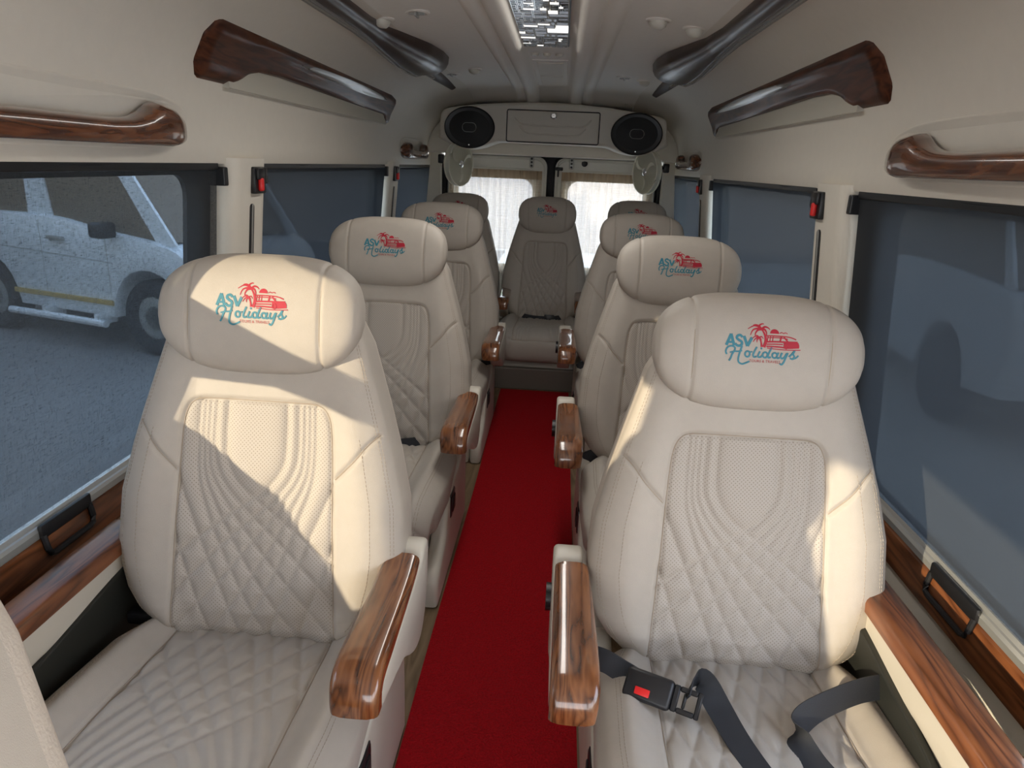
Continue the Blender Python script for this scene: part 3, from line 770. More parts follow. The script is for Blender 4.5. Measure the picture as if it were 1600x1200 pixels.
# --- backrest
def back_z2L(z): return (z-.305)/math.cos(math.atan(.225))
bp_path = [(.240, .305), (.262, .40), (.307, .60), (.352, .80), (.392, .98), (.400, 1.03)]
zt_ = [.305, .312, .33, .36, .40, .45, .50, .60, .70, .78, .85, .92, .97, 1.0, 1.02, 1.03]
wt_ = [.17, .195, .222, .255, .281, .296, .302, .296, .272, .248, .226, .204, .176, .148, .11, .06]
BL = [back_z2L(z) for z in zt_]
tfb = ([back_z2L(z) for z in (.305, .309, .318, .335, .37, .6, .95, 1.0, 1.02, 1.03)], [.004, .016, .030, .042, .050, .050, .046, .036, .022, .004])
tbb = ([back_z2L(z) for z in (.305, .33, .40, .8, .98, 1.02, 1.03)], [.004, .06, .11, .125, .11, .06, .004])
def bol_back(S, L):
    a = np.abs(S); t = np.clip((a-.52)/.30, 0, 1); t = t*t*(3-2*t)
    lumb = .012*np.exp(-((L-.22)/.16)**2)*(1-a**2)
    return .020*t*np.clip((.62-L)/.2, 0, 1)+lumb
LT, HI = back_z2L(.797), back_z2L(.797)-back_z2L(.315)
def ihw(v): return .150+.022*v
def IU(u, v): return (u*ihw(v), LT-v*HI)                       # insert coordinates: u -1..1, v 0 at the top
outline_half = [IU(0, 0), IU(.5, 0), IU(.78, .004), IU(.90, .022), IU(.965, .06), IU(.99, .11), IU(1, .2), IU(1, .4), IU(1, .6), IU(1, .8), IU(1, 1.0)]
ins_outline = [cat(outline_half, 6)]
diag = [cat([(.246, back_z2L(.742)), (.225, back_z2L(.722)), (.20, back_z2L(.69)), (.163, back_z2L(.652))], 5)]
def fam(rows): return [cat([IU(*p) for p in r], 7) for r in rows]
quilt_r = fam([
    [(.40, .01), (.40, .16), (.36, .26), (.18, .35), (-.1, .42), (-.5, .52), (-1, .66)],
    [(.56, .01), (.56, .18), (.52, .27), (.36, .36), (.05, .46), (-.4, .60), (-1, .82)],
    [(.64, .01), (.64, .19), (.60, .29), (.45, .38), (.18, .50), (-.3, .70), (-1, .99)],
    [(.71, .01), (.71, .20), (.67, .31), (.54, .41), (.30, .55), (-.1, .77), (-.62, 1.02)],
    [(.78, .01), (.78, .21), (.74, .33), (.63, .44), (.42, .60), (.10, .82), (-.22, 1.02)],
    [(1, .34), (.84, .46), (.62, .62), (.36, .82), (.14, 1.02)],
    [(1, .58), (.84, .72), (.66, .88), (.52, 1.02)]])
def in_back(X, L):
    v = (LT-L)/HI; hw = ihw(v)
    cut = np.where(v < .11, 1-.22*np.clip((.11-v)/.11, 0, 1)**2.2, 1.)
    return (v > 0) & (np.abs(X) < hw*cut)
back_pad = Pad(bp_path, (BL, wt_), tfb, tbb, bol_back, mir(ins_outline+diag), mir(quilt_r), NL=210, NF=190, inside=in_back)
z2 = back_z2L
stl = [[(np.interp(z, zt_, wt_)*q, z2(z)) for z in np.linspace(.35, .735, 40)] for q in (.80, .825)]
stl2 = [[(np.interp(z, zt_, wt_)*q, z2(z)) for z in np.linspace(.345, .93, 50)] for q in (.925, .945)]
def insx(ls): return ls
back_stitch = back_pad.mesh_stitch(mir(stl[:1]+stl2), mir(ins_outline+diag), 'backrest_stitching')

# --- seat cushion: path runs from the front edge back up to the backrest
cp_path = [(-.275, .175), (-.312, .20), (-.325, .25), (-.316, .295), (-.28, .322), (-.20, .328), (0, .316), (.20, .300), (.27, .296)]
_P = np.array(cat(cp_path, 12)); CLEN = float(np.sum(np.hypot(*np.diff(_P, axis=0).T)))
cw = ([0, .03, .08, .14, .22, .4, CLEN-.12, CLEN-.05, CLEN], [.21, .235, .26, .272, .283, .288, .280, .25, .21])
ctf = ([0, .01, .05, CLEN-.05, CLEN-.01, CLEN], [.004, .016, .024, .026, .018, .004]); ctb = ([0, .04, .2, CLEN-.04, CLEN], [.004, .03, .10, .08, .004])
C0 = .145                                                     # where the quilted top begins behind the front roll
def bol_cush(S, L):
    a = np.abs(S); t = np.clip((a-.60)/.22, 0, 1); t = t*t*(3-2*t)
    return .040*t*np.clip((L-.05)/.09, 0, 1)*np.clip((CLEN-L)/.06, 0, 1)+.006*(1-a**2)*np.clip((L-.1)/.1, 0, 1)
HC = CLEN-C0
def CU(u, v): return (u*.172*(1-.06*v), C0+v*HC)
cquilt = [cat([CU(*p) for p in r], 7) for r in [
    [(.40, .0), (.40, .10), (.36, .20), (.18, .30), (-.1, .38), (-.5, .50), (-1, .66)],
    [(.56, .0), (.56, .12), (.52, .22), (.36, .32), (.05, .43), (-.4, .58), (-1, .80)],
    [(.66, .0), (.66, .14), (.62, .25), (.46, .35), (.18, .48), (-.3, .68), (-1, .97)],
    [(.76, .0), (.76, .15), (.72, .27), (.58, .38), (.32, .53), (-.1, .75), (-.62, 1.0)],
    [(.86, .0), (.86, .17), (.82, .30), (.70, .43), (.45, .60), (.12, .82), (-.2, 1.0)],
    [(1, .30), (.84, .46), (.62, .62), (.36, .82), (.14, 1.0)],
    [(1, .56), (.84, .70), (.66, .86), (.50, 1.0)]]]
dq = []
for kk in range(-5, 9):                                        # plain diamond quilting of the right-hand seats
    dq.append([CU(-1+kk*.29, .0), CU(-1+kk*.29+1.25, 1.0)])
clip_c = lambda lines: [[p for p in cat(ln, 10) if abs(p[0]) < .172] for ln in lines]
dq = [l for l in clip_c(dq) if len(l) > 1]
cside = [[CU(1, v) for v in np.linspace(0, 1, 20)]]; cfront = [[(x, C0) for x in np.linspace(-.172, .172, 20)]]
cdiag = [cat([CU(1, 0), (.22, C0-.004), (.262, C0-.03)], 5)]
def in_c(X, L): v = (L-C0)/HC; return (v > 0) & (np.abs(X) < .172*(1-.06*v))
cush_l = Pad(cp_path, cw, ctf, ctb, bol_cush, mir(cside+cdiag)+cfront, mir(cquilt), NL=190, NF=170, inside=in_c, n=4, qd=.008)
cush_r = Pad(cp_path, cw, ctf, ctb, bol_cush, mir(cside+cdiag)+cfront, mir(dq), NL=190, NF=170, inside=in_c, n=4, qd=.008)
cst = [[(np.interp(L, *cw)*q, L) for L in np.linspace(.08, CLEN-.05, 50)] for q in (.84, .865)]
cush_stitch = cush_l.mesh_stitch(mir(cst), mir(cside)+cfront, 'cushion_stitching')

# --- headrest
HW, HZC = .204, .974
def hr_prof(S):
    a = min(abs(S), .9995)
    ht = .112*(1-a**3.2)**(1/2.6); hb = .119*(1-a**2.9)**(1/2.1); d = .066*(1-a**3.2)**(1/3.2)
    yc = .362+.010*(1-a*a)-.008*a**3
    return ht, hb, max(d, .002), yc
def hr_groove(x): return .0035*math.exp(-((abs(x)-.130)/.0035)**2)+.002*math.exp(-((abs(x)-.198)/.003)**2)
def hr_point(x, z, lift=0.):
    ht, hb, d, yc = hr_prof(x/HW); q = (z-HZC)/(ht if z > HZC else hb); q = max(-.98, min(.98, q))
    return (x, yc+.20*(z-HZC)-(d+lift)*(1-abs(q)**2.5)**(1/2.5)-(lift*.3), z)
def headrest_mesh():
    N, M = 150, 110; V = []
    us = np.sin(np.linspace(-1, 1, N)*math.pi/2)*.6+np.linspace(-1, 1, N)*.4
    for S in us:
        ht, hb, d, yc = hr_prof(S); x = S*HW; g = hr_groove(x)
        for k in range(M):
            a = 2*math.pi*k/M; ca, sa = math.cos(a), math.sin(a)
            cy = math.copysign(abs(ca)**.7, ca); cz_ = math.copysign(abs(sa)**.8, sa)
            z = HZC+cz_*((ht if sa > 0 else hb)-g); y = yc+.20*(z-HZC)-cy*(d-g)
            V.append((x, y, z))
    F = []
    for j in range(N-1):
        for i in range(M): F.append((j*M+i, j*M+(i+1) % M, (j+1)*M+(i+1) % M, (j+1)*M+i))
    F += [tuple(range(M)), tuple(range((N-1)*M, N*M))]
    me = mesh_np('headrest', V, F); fix_normals(me); return me
HR = headrest_mesh()
def hr_seams(side):
    m = MB()
    for x in (side*.130,):
        ht, hb, d, yc = hr_prof(x/HW); pts = []
        for k in range(48):
            a = 2*math.pi*k/48; ca, sa = math.cos(a), math.sin(a)
            z = HZC+math.copysign(abs(sa)**.8, sa)*((ht if sa > 0 else hb)-.0036); y = yc+.20*(z-HZC)-math.copysign(abs(ca)**.8, ca)*(d-.0036)
            pts.append((x, y, z))
        m.tube(pts, .0013, 5, True)
    me = bpy.data.meshes.new('headrest_seam'); m.bm.to_mesh(me); m.bm.free(); return me
HRS = hr_seams(-1); HRS2 = hr_seams(1)
# embroidered emblem, drawn on the headrest surface (design units -> metres)
def EM(X, Y): return ((X-700)/610*.140-.002, (425-Y)/610*.140+1.000)
def ribbon(m, pts, w, lift=.0009, smooth=6):
    P = cat(pts, smooth) if smooth > 1 else pts
    P = [np.array(EM(*p)) for p in P]; L_, R_ = [], []
    k = .140/610
    for i, p in enumerate(P):
        t = P[min(i+1, len(P)-1)]-P[max(i-1, 0)]; t = t/(np.linalg.norm(t)+1e-9); nn = np.array([-t[1], t[0]])
        ww = (w[0]+(w[1]-w[0])*i/(len(P)-1) if isinstance(w, tuple) else w)*k/2
        L_.append(p+nn*ww); R_.append(p-nn*ww)
    R = [[hr_point(a[0], a[1], lift), hr_point(b[0], b[1], lift), hr_point(b[0], b[1], -.001), hr_point(a[0], a[1], -.001)] for a, b in zip(L_, R_)]
    m.rings(R)
def blob(m, poly, lift=.0009):
    P = [EM(*p) for p in poly]; n = len(P)
    c = np.mean(np.array(P), 0)
    V = [hr_point(x, z, lift) for x, z in P]+[hr_point(x, z, -.001) for x, z in P]+[hr_point(c[0], c[1], lift)]
    m._add(V, [(i, (i+1) % n, 2*n) for i in range(n)]+[(i, n+i, n+(i+1) % n, (i+1) % n) for i in range(n)])
def ellp(cx, cy, rx, ry, n=16, a0=0, a1=360): return [(cx+rx*math.cos(math.radians(a0+(a1-a0)*k/n)), cy+ry*math.sin(math.radians(a0+(a1-a0)*k/n))) for k in range(n+1)]
def emblem_meshes():
    m = MB()    # teal lettering
    W = 23
    ribbon(m, [(402, 440), (437, 345)], W, smooth=1); ribbon(m, [(437, 345), (468, 440)], W, smooth=1); ribbon(m, [(418, 414), (456, 412)], 16, smooth=1)
    ribbon(m, [(532, 368), (514, 352), (492, 358), (486, 376), (505, 393), (527, 406), (530, 427), (510, 441), (488, 436), (476, 422)], 20)
    ribbon(m, [(545, 358), (577, 440)], W, smooth=1); ribbon(m, [(577, 440), (612, 366)], W, smooth=1)
    w = 14
    ribbon(m, [(412, 516), (402, 490), (414, 458), (446, 444), (474, 456), (474, 480), (456, 516), (446, 550), (434, 570)], w)
    ribbon(m, [(436, 500), (470, 490), (510, 487), (536, 478)], 12)
    ribbon(m, [(534, 440), (520, 490), (510, 545), (516, 578), (545, 592), (578, 580), (604, 566)], w)
    ribbon(m, ellp(582, 506, 20, 24), w, smooth=1); ribbon(m, [(590, 482), (606, 488), (622, 484)], 10)
    ribbon(m, [(656, 442), (640, 478), (630, 510), (638, 528), (658, 522)], w)
    ribbon(m, [(684, 478), (672, 508), (672, 526), (692, 526), (704, 514)], w); blob(m, ellp(694, 454, 8, 8, 10)[:-1])
    ribbon(m, ellp(728, 506, 20, 23), w, smooth=1); ribbon(m, [(778, 440), (762, 478), (752, 510), (758, 528), (776, 522)], w)
    ribbon(m, ellp(806, 506, 20, 22), w, smooth=1); ribbon(m, [(836, 480), (826, 508), (830, 528), (848, 522)], w)
    ribbon(m, [(866, 480), (856, 508), (864, 528), (886, 518), (904, 482)], w); ribbon(m, [(912, 478), (898, 520), (884, 560), (868, 580), (852, 570)], w)
    ribbon(m, [(924, 512), (948, 484), (966, 456), (956, 486), (968, 508), (954, 528), (932, 522)], w); ribbon(m, [(954, 528), (980, 518), (1000, 496)], 11)
    a = bpy.data.meshes.new('emblem_lettering'); m.bm.to_mesh(a); m.bm.free()
    m = MB()    # red palms, sun, van
    ribbon(m, [(712, 442), (724, 400), (722, 360), (708, 325), (688, 298)], (26, 10))
    for fr in ([(686, 296), (660, 276), (620, 272), (574, 298)], [(686, 296), (650, 292), (615, 306), (596, 348)], [(686, 296), (668, 268), (690, 252), (706, 254)], [(686, 296), (712, 276), (740, 282), (756, 298)], [(686, 296), (712, 298), (728, 322), (728, 352)], [(686, 296), (656, 304), (638, 330), (636, 352)], [(686, 296), (664, 272), (640, 262), (616, 266)]):
        ribbon(m, fr, (20, 5))
    ribbon(m, [(694, 440), (688, 400), (668, 364)], (15, 7))
    for fr in ([(668, 364), (640, 356), (612, 374)], [(668, 364), (640, 374), (622, 402)], [(668, 364), (690, 356), (704, 374)], [(668, 364), (684, 376), (688, 400)], [(668, 364), (656, 350), (640, 346)], [(668, 364), (654, 384), (654, 404)]): ribbon(m, fr, (13, 4))
    blob(m, ellp(794, 326, 37, 36, 18, 180, 360)); ribbon(m, [(836, 322), (852, 314), (866, 320), (884, 315), (900, 322)], 6)
    ribbon(m, [(734, 346), (800, 344), (880, 346), (930, 352), (972, 366)], 9)
    ribbon(m, [(738, 362), (800, 358), (870, 360), (905, 366)], 7)
    for x in (742, 762, 784): ribbon(m, [(x, 350), (x-4, 392)], 7, smooth=1)
    ribbon(m, [(850, 350), (842, 394)], 12, smooth=1); ribbon(m, [(872, 352), (905, 386)], 12, smooth=1)
    ribbon(m, [(734, 396), (800, 392), (900, 390), (985, 388)], 13); ribbon(m, [(734, 416), (800, 413), (866, 412)], 9)
    ribbon(m, [(734, 434), (800, 433), (868, 436), (900, 446)], 12); ribbon(m, [(740, 448), (880, 456), (1012, 450)], 6)
    blob(m, [(872, 392), (960, 388), (992, 392), (1000, 414), (1000, 436), (930, 444), (892, 446), (874, 420)], .0008)
    ribbon(m, ellp(894, 424, 17, 20), 9, .0013, 1)
    b = bpy.data.meshes.new('emblem_picture'); m.bm.to_mesh(b); m.bm.free()
    cu = bpy.data.curves.new('t', 'FONT'); cu.body = 'TOURS & TRAVELS'; cu.size = 1; cu.resolution_u = 2
    to = bpy.data.objects.new('t', cu); COL.objects.link(to); dg = bpy.context.evaluated_depsgraph_get()
    tm = bpy.data.meshes.new_from_object(to.evaluated_get(dg)); bpy.data.objects.remove(to); bpy.data.curves.remove(cu)
    xs = [v.co.x for v in tm.vertices]; x0, x1 = min(xs), max(xs)
    for v in tm.vertices:
        X = 600+(v.co.x-x0)/(x1-x0)*255; Y = 571-v.co.y*32
        p = EM(X, Y); v.co = hr_point(p[0], p[1], .001)
    tm.name = 'emblem_small_print'
    return a, b, tm
EA, EB, EC = emblem_meshes()
for me, mt in ((back_pad.me, (leather, perf, leather_back)), (cush_l.me, (leather, leather, leather)), (cush_r.me, (leather, leather, leather)), (back_stitch, (stitch_m,)), (cush_stitch, (stitch_m,)), (HR, (leather,)), (HRS, (seam_m,)), (HRS2, (seam_m,)), (EA, (teal,)), (EB, (redthread,)), (EC, (darkred,))):
    for q in mt: me.materials.append(q)
for me in (HR,): me.polygons.foreach_set('use_smooth', [True]*len(me.polygons))
def inst(name, me, parent):
    o = bpy.data.objects.new(name, me); COL.objects.link(o); o.parent = parent; return o

def aisle_arm(t, s, xc):
    """folding armrest: cream moulding with a walnut cap that rolls over at the front"""
    m = MB()
    side = cat([(.345, .455), (.347, .492), (.330, .515), (.295, .515), (.245, .489), (.03, .478), (-.04, .475), (-.082, .464), (-.080, .43), (-.01, .412), (.10, .385), (.19, .330), (.26, .315), (.307, .345), (.333, .40)], 4, True)
    m.prism(side, 'x', xc-.031+s*.008, xc+.031+s*.008, .010, 3); b = m.build('armrest', plastic, t, True)
    path = cat([(.267, .500), (.21, .492), (.12, .489), (.02, .490), (-.045, .488), (-.074, .478), (-.088, .458), (-.090, .432)], 8)
    R = []; n = len(path)
    for i, (y, z) in enumerate(path):
        a = path[max(i-1, 0)]; c = path[min(i+1, n-1)]; ty_, tz = c[0]-a[0], c[1]-a[1]; q = math.hypot(ty_, tz); ny, nz = tz/q, -ty_/q
        f = i/(n-1); w = .0345+.005*math.sin(f*math.pi*.9)+.003*f; h = .013
        if i == 0: w *= .96
        e = 1 if 0 < i < n-1 else .8
        sh = -s*.003*math.sin(f*math.pi)
        sec = [(-1, -1.3), (-1, .15), (-.96, .55), (-.86, .85), (-.7, 1), (-.3, 1.05), (.3, 1.05), (.7, 1), (.86, .85), (.96, .55), (1, .15), (1, -1.3)]
        R.append([(xc+sh+w*e*u, y+ny*h*v, z+nz*h*v) for u, v in sec])
    m = MB(); m.rings(R); m.build('wood_cap', wood, b, True)
    m = MB(); m.tube([(xc-.05, .285, .41), (xc+.0, .285, .41)], .03, 14); m.build('pivot', black, b, True)
def window_arm(t, s, xc):
    m = MB()
    side = cat([(.34, .475), (.20, .478), (-.10, .476), (-.30, .472), (-.345, .45), (-.34, .36), (-.32, .22), (-.30, .10), (-.25, .10), (-.245, .22), (-.22, .33), (-.15, .385), (0, .405), (.15, .392), (.26, .378), (.34, .372)], 4, True)
    m.prism(side, 'x', xc-.030, xc+.030, .008, 3); b = m.build('armrest', plastic, t, True)
    path = cat([(.335, .488), (.20, .490), (-.10, .489), (-.27, .486), (-.33, .476), (-.352, .45), (-.356, .40)], 8); n = len(path); R = []
    for i, (y, z) in enumerate(path):
        a = path[max(i-1, 0)]; c = path[min(i+1, n-1)]; ty_, tz = c[0]-a[0], c[1]-a[1]; q = math.hypot(ty_, tz); ny, nz = tz/q, -ty_/q
        sec = [(-1, -1.2), (-1, .2), (-.93, .7), (-.78, 1), (-.3, 1.1), (.3, 1.1), (.78, 1), (.93, .7), (1, .2), (1, -1.2)]
        R.append([(xc+.038*u, y+ny*.013*v, z+nz*.013*v) for u, v in sec])
    m = MB(); m.rings(R); m.build('wood_cap', wood_long, b, True)
    m = MB(); m.prism(cat([(.38, .06), (.38, .40), (.30, .44), (.10, .42), (-.2, .36), (-.26, .2), (-.25, .06)], 4, True), 'x', xc-s*.0-.012+s*.030, xc+.0+s*.030+.006, .004); m.build('side_cover', dark_panel, t)
def seat_base(t, s, two=False):
    m = MB()
    m.prism(cat([(-.265, .004), (-.275, .10), (-.255, .165), (-.2, .185), (.15, .185), (.30, .19), (.34, .15), (.345, .004)], 3)[:], 'x', -.235, .235, .012, 3)
    b = m.build('seat_base', plastic, t, True)
    for q in ((s,) if not two else (1, -1)):
        m = MB()
        pts = cat([(-.27, .004), (-.275, .07), (-.25, .115), (-.18, .135), (-.13, .16), (-.105, .215), (-.07, .262), (.02, .285), (.20, .30), (.29, .33), (.33, .28), (.345, .15), (.345, .004)], 4)
        m.prism(pts, 'x', q*.238, q*.288, .014, 3); m.build('side_shroud', plastic, t, True)
        m = MB(); a, c = sorted((q*.284, q*.2925)); m.box((a, -.05, .185), (c, .03, .265), .006); sw = m.build('switch', black, t, True)
        m = MB(); a, c = sorted((q*.290, q*.2960)); m.box((a, -.033, .200), (c, .013, .250), .003); m.build('rocker', blackm, sw, True)
def lap_belt(t, s):
    m = MB()
    m.strap(cat([(-.27, .25, .315), (-.21, .235, .345), (-.10, .196, .330), (0, .188, .325), (.10, .196, .330), (.21, .235, .345), (.27, .25, .315)], 6), (0, .25, 1), .042, .003)
    b = m.build('lap_belt', strapm, t)
    M = Matrix.Translation((.055*s, .176, .338)) @ Matrix.Rotation(-.2, 4, 'X')
    m = MB(); m.box((-.035, -.008, -.022), (.035, .010, .022), .006, 2, M); m.build('buckle', black, b, True)

def make_seat(s, cush, xa=.30, xw=.335, arms='both', name='captain_seat'):
    """s = +1: the aisle lies to the seat's right in the picture (left-hand row)"""
    t = thing(name, '', 'seat')
    bk = inst('backrest', back_pad.me, t); inst('stitching', back_stitch, bk)
    hr = inst('headrest', HR, t); inst('seam', HRS, hr); inst('seam', HRS2, hr); inst('emblem_lettering', EA, hr); inst('emblem_picture', EB, hr); inst('emblem_small_print', EC, hr)
    cu = inst('cushion', cush.me, t); inst('stitching', cush_stitch, cu)
    if arms == 'two_aisle':
        aisle_arm(t, 1, xa); aisle_arm(t, -1, -xa); seat_base(t, 1, True)
    elif arms == 'window':
        window_arm(t, s, -s*xw); seat_base(t, s)
    else:
        aisle_arm(t, s, s*xa); window_arm(t, s, -s*xw); seat_base(t, s)
    return t
GR = 'cream leather captain seats'
seatL = make_seat(1, cush_l, .30, .322)
seatL.location = (-.494, 1.0, 0); seatL['group'] = GR
seatL['label'] = 'cream leather seat nearest on the left of the aisle, sun on its headrest'
mid = copy_tree(seatL, None, (-.497, 2.08, 0), 0, 'cream leather seat second from the front in the row left of the aisle')
lap_belt(mid, -1)
copy_tree(mid, None, (-.490, 3.16, 0), 0, 'cream leather seat third from the front in the row left of the aisle')
crop = copy_tree(seatL, None, (-.530, .064, 0), 0, 'cream seat cropped at the lower left corner, only its shoulder showing')
for x0_, x1_ in ((-.275, -.20), (.215, .262)):
    m = MB(); m.box((x0_, .215, .325), (x1_, .285, .352), .006); m.build('belt_socket', black, seatL, True)
crop.scale = (1, .85, 1)
seatR = make_seat(-1, cush_r, .335, .285)
seatR.location = (.488, 1.04, 0); seatR.scale = (1, 1, .968); seatR['group'] = GR
seatR['label'] = 'cream leather seat nearest on the right of the aisle, black belt lying across it'
rest = copy_tree(seatR, None, (.486, 2.04, 0), 0, 'cream leather seat second from the front in the row right of the aisle')
rest.scale = (1, 1, .988); lap_belt(rest, 1)
copy_tree(rest, None, (.487, 3.20, 0), 0, 'cream leather seat third from the front in the row right of the aisle')
for s_, xx, lab in ((1, -.565, 'rear bench seat on the left, mostly hidden, below the left fan'), (-1, .575, 'rear bench seat on the right, mostly hidden, below the right fan')):
    q = make_seat(s_, cush_l, 0, .322, 'window'); q.location = (xx, 4.33, 0); q.scale = (.92, 1, 1); q['group'] = GR; q['label'] = lab
seatC = make_seat(1, cush_l, .262, 0, 'two_aisle'); lap_belt(seatC, 1)
seatC.scale = (.91, 1, 1); seatC.location = (.003, 4.33, 0); seatC['group'] = GR
seatC['label'] = 'cream rear seat in the middle at the end of the aisle, facing straight down it'
# the loose belt on the nearest right seat
m = MB()
P = [(-.285, .145, .372), (-.262, .13, .376), (-.235, .118, .368), (-.21, .108, .360)]
bl = MB(); bl.strap(cat(P, 6), (.35, .2, 1), .046, .003); belt = bl.build('lap_belt', strapm, seatR, True)
M = Matrix.Translation((-.188, .064, .377)) @ Matrix.Rotation(-.42, 4, 'Z') @ Matrix.Rotation(-.75, 4, 'X')
m = MB(); m.box((-.045, -.009, -.028), (.045, .010, .028), .008, 3, M); bu = m.build('buckle', black, belt, True)
m = MB(); m.box((-.022, -.0115, -.018), (.006, -.008, -.004), .0015, 2, M); m.build('release_button', redm, bu, True)
m = MB(); M2 = M
for lo, hi in (((.045, -.004, -.024), (.056, .004, .024)), ((.088, -.004, -.024), (.097, .004, .024)), ((.056, -.004, .014), (.088, .004, .024)), ((.056, -.004, -.024), (.088, .004, -.014)), ((.064, -.003, -.014), (.070, .003, .014))): m.box(lo, hi, .002, 1, M2)
m.build('tongue', black, bu, True)
m = MB()
P = [(-.121, .047, .374), (-.108, .070, .390), (-.088, .077, .394), (-.063, .04, .366), (-.037, -.035, .352), (.0, -.13, .350), (.045, -.19, .352), (.10, -.25, .356)]
W_ = [(.3, 0, 1), (.2, -.2, 1), (.5, .1, 1), (.9, .3, .3), (1, .5, .1), (.9, .6, 0), (.8, .7, 0), (.7, .8, 0)]
pp = cat(P, 8); ww = cat(W_, 8); m.strap(pp, ww, .046, .0025)
P = [(.27, .115, .385), (.20, .085, .392), (.12, .045, .385), (.075, .015, .375), (.062, -.01, .362), (.075, -.05, .352), (.105, -.11, .350), (.13, -.17, .352), (.14, -.24, .356)]
W_ = [(0, .6, 1), (0, .4, 1), (-.2, .4, 1), (-.2, .6, .9), (.4, .4, .8), (.9, .2, .2), (.9, .3, 0), (.9, .3, 0), (.9, .2, 0)]
m.strap(cat(P, 8), cat(W_, 8), .046, .0025); m.build('belt_strap', strapm, belt, True)

# ------------------------------------------------------------------ outside: ground, parked cars, wall, hedge
m = MB(); m.box((-40, -40, -.70), (40, 40, -.60)); struct(m.build('ground', asphalt))
def bumpy(lo, hi, name, mat, label, cat_, amp, n=26, kind=None):
    x0, y0, z0 = lo; x1, y1, z1 = hi; R = []
    ca, cb = (x0+x1)/2, (y0+y1)/2
    ny = 60; along_y = (y1-y0) > (x1-x0)
    for i in range(ny):
        q = i/(ny-1); loop = []
        for k in range(n):
            a = 2*math.pi*k/n; u = math.copysign(abs(math.cos(a))**.5, math.cos(a)); v = math.copysign(abs(math.sin(a))**.5, math.sin(a))
            r = 1+amp*(rng.random()-.5)
            if along_y: loop.append((ca+(x1-x0)/2*u*r, y0+(y1-y0)*q, z0+(z1-z0)*(.5+.5*v*r)))
            else: loop.append((x0+(x1-x0)*q, cb+(y1-y0)/2*u*r, z0+(z1-z0)*(.5+.5*v*r)))
        R.append(loop)
    m = MB(); m.rings(R); o = m.build(name, mat, None, True); tag(o, label, cat_); 
    if kind: o['kind'] = kind
    return o
m = MB(); m.box((-9.9, 2, -.6), (-9.5, 22, 1.35), .02); tag(m.build('boundary_wall', stone), 'brown stone wall seen through the nearest left window behind the car', 'wall')
bumpy((-12.5, 5, -.6), (-10.5, 24, 4.2), 'hedge', hedge, 'dark hedge behind the wall outside the left windows', 'hedge', .3, kind='stuff')
m = MB(); m.box((-9, 16.5, -.6), (9, 16.9, 1.3), .02); tag(m.build('boundary_wall', simple('pale_wall', (.52, .46, .42), .8)), 'pale wall seen through the rear door curtains', 'wall')
bumpy((-5, 19, .2), (-.3, 21.5, 3.4), 'hedge', simple('leaf_green', (.10, .22, .06), .8), 'green foliage beyond the rear doors', 'hedge', .3, kind='stuff')

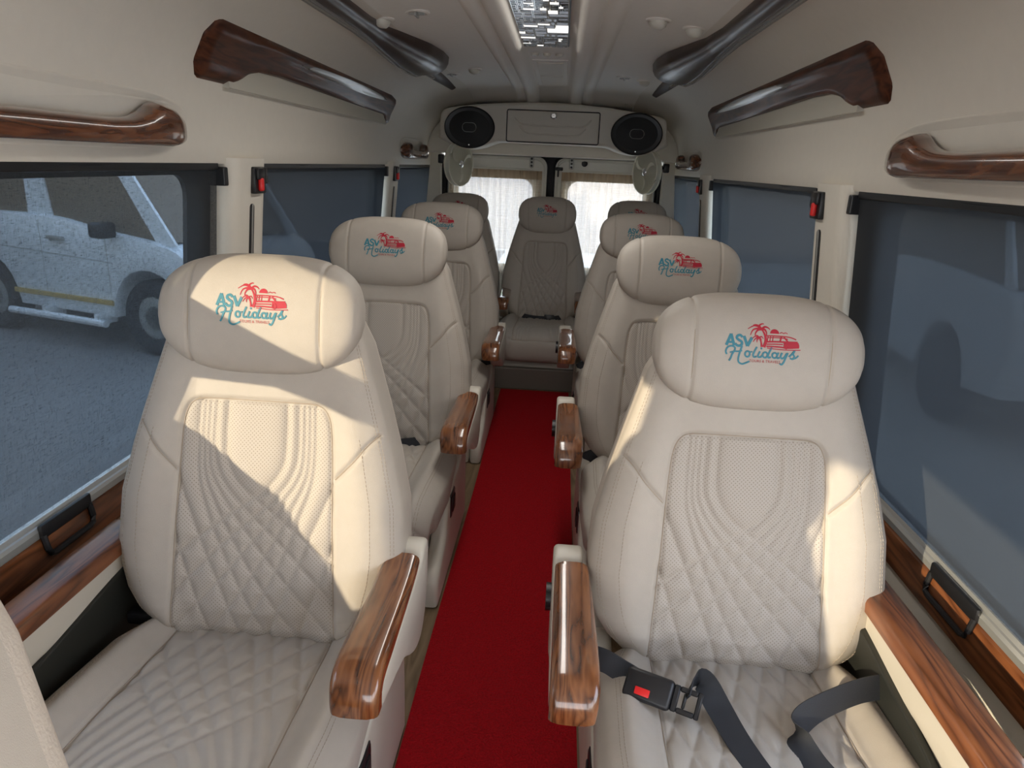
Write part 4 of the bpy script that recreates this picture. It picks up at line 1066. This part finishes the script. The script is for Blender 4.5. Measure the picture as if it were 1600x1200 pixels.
def parked_car(loc, rotz, label):
    t = thing('parked_car', label, 'car', loc, rotz, 'white cars parked alongside')
    # local: x forward, y across (near side at y = 0), z up
    prof = cat([(-3.15, .42), (-3.2, .75), (-3.15, 1.08), (-3.0, 1.16), (-2.1, 1.20), (-1.15, 1.20), (-.55, 1.12), (.20, 1.03), (.48, .92), (.58, .70), (.58, .42)], 4)
    arch = lambda cx: [(cx+.44*math.cos(a), .34+.44*math.sin(a)) for a in np.linspace(0, math.pi, 12) if .34+.44*math.sin(a) > .40]
    low = [(.46, .38)]+arch(0)+[(-.46, .30), (-1.74, .30)]+arch(-2.2)+[(-2.66, .36)]
    m = MB(); m.prism(prof+low, 'y', 0, 1.75, .03, 2); m.build('body', whitecar, t, True)
    m = MB(); roof = [(-3.0, 1.18), (-2.75, 1.72), (-2.5, 1.80), (-.55, 1.80), (-.25, 1.74), (.24, 1.04)]
    m.prism(roof, 'y', .06, 1.69, .05, 3); m.build('cabin', carglass, t, True)
    m = MB()
    for ya_ in (.045, 1.675): m.prism([(-3.0, 1.17), (-2.72, 1.70), (-2.5, 1.82), (-.5, 1.82), (-.20, 1.76), (.36, 1.02), (.14, 1.02), (-.32, 1.70), (-.54, 1.75), (-2.48, 1.75), (-2.66, 1.66), (-2.88, 1.17)], 'y', ya_, ya_+.03)
    m.prism([(-1.50, 1.17), (-1.48, 1.78), (-1.26, 1.78), (-1.16, 1.17)], 'y', .045, .08)
    m.box((-2.6, .06, 1.77), (-.45, 1.69, 1.85), .02); m.build('pillars', whitecar, t, True)
    m = MB(); m.box((-1.78, -.02, .42), (-.44, .004, .465), .004); m.build('side_stripe', ochre, t)
    m = MB(); m.box((-1.20, -.035, .98), (-.98, .0, 1.02), .01); m.build('door_handle', grey, t, True)
    m = MB(); m.tube([(-1.75, -.10, .26), (-.45, -.10, .26)], .035, 10); m.box((-1.3, -.1, .24), (-1.24, .1, .34)); m.box((-.6, -.1, .24), (-.54, .1, .34)); m.build('side_step', whitecar, t)
    m = MB(); m.box((-.42, -.20, 1.06), (-.26, -.02, 1.20), .03, 3); m.build('mirror', black, t, True)
    m = MB(); m.tube([(-.46, .0, 1.05), (-.46, .0, .5)], .004, 4); m.tube([(-1.32, .0, 1.15), (-1.32, .0, .45)], .004, 4); m.tube([(-2.2, 0, .88), (-.4, 0, .82)], .006, 4); m.build('door_gap', grey, t)
    for cx in (0, -2.2):
        for yy in (.02, 1.53):
            M = Matrix.Translation((cx, yy, .34)) @ Matrix.Rotation(-math.pi/2, 4, 'X')
            m = MB(); m.lathe([(.20, .03), (.26, .0), (.33, .0), (.355, .04), (.355, .18), (.33, .22), (.2, .22)], M, 32); w = m.build('wheel', tyre, t, True)
            m = MB(); m.lathe([(.20, .03), (.17, .02), (.06, .04), (.02, .03)], M, 20); m.build('rim', grey, w, True)
    return t
m = MB(); m.box((-9.3, -1.96, -.6), (-3.9, 4.4, 3.3), .03); tag(m.build('sun_blocker', simple('pale_blocker', (.62, .58, .52), .85)), 'unseen pale block added to keep the sun off the left windows', 'blocker')  # unseen block, added to stop direct sun through the blinded left windows
m = MB(); m.box((-9.4, 4.45, -.602), (-1.1, 16, -.585)); m.box((-3.8, -2, -.602), (-1.1, 4.45, -.585)); tag(m.build('shaded_ground', simple('shaded_ground', (.20, .195, .19), .9, 0, 0, .5, 20, .15)), 'ground under the white car outside the nearest left window, shade painted as darker colour', 'road')  # darker sheet over the same ground, shade put into its colour
parked_car((-3.62, 6.18, -.568), math.atan2(-.31, .95), 'white car parked outside the nearest left window')
parked_car((5.2, 7.95, -.583), math.radians(85), 'white car parked outside the nearest right window')
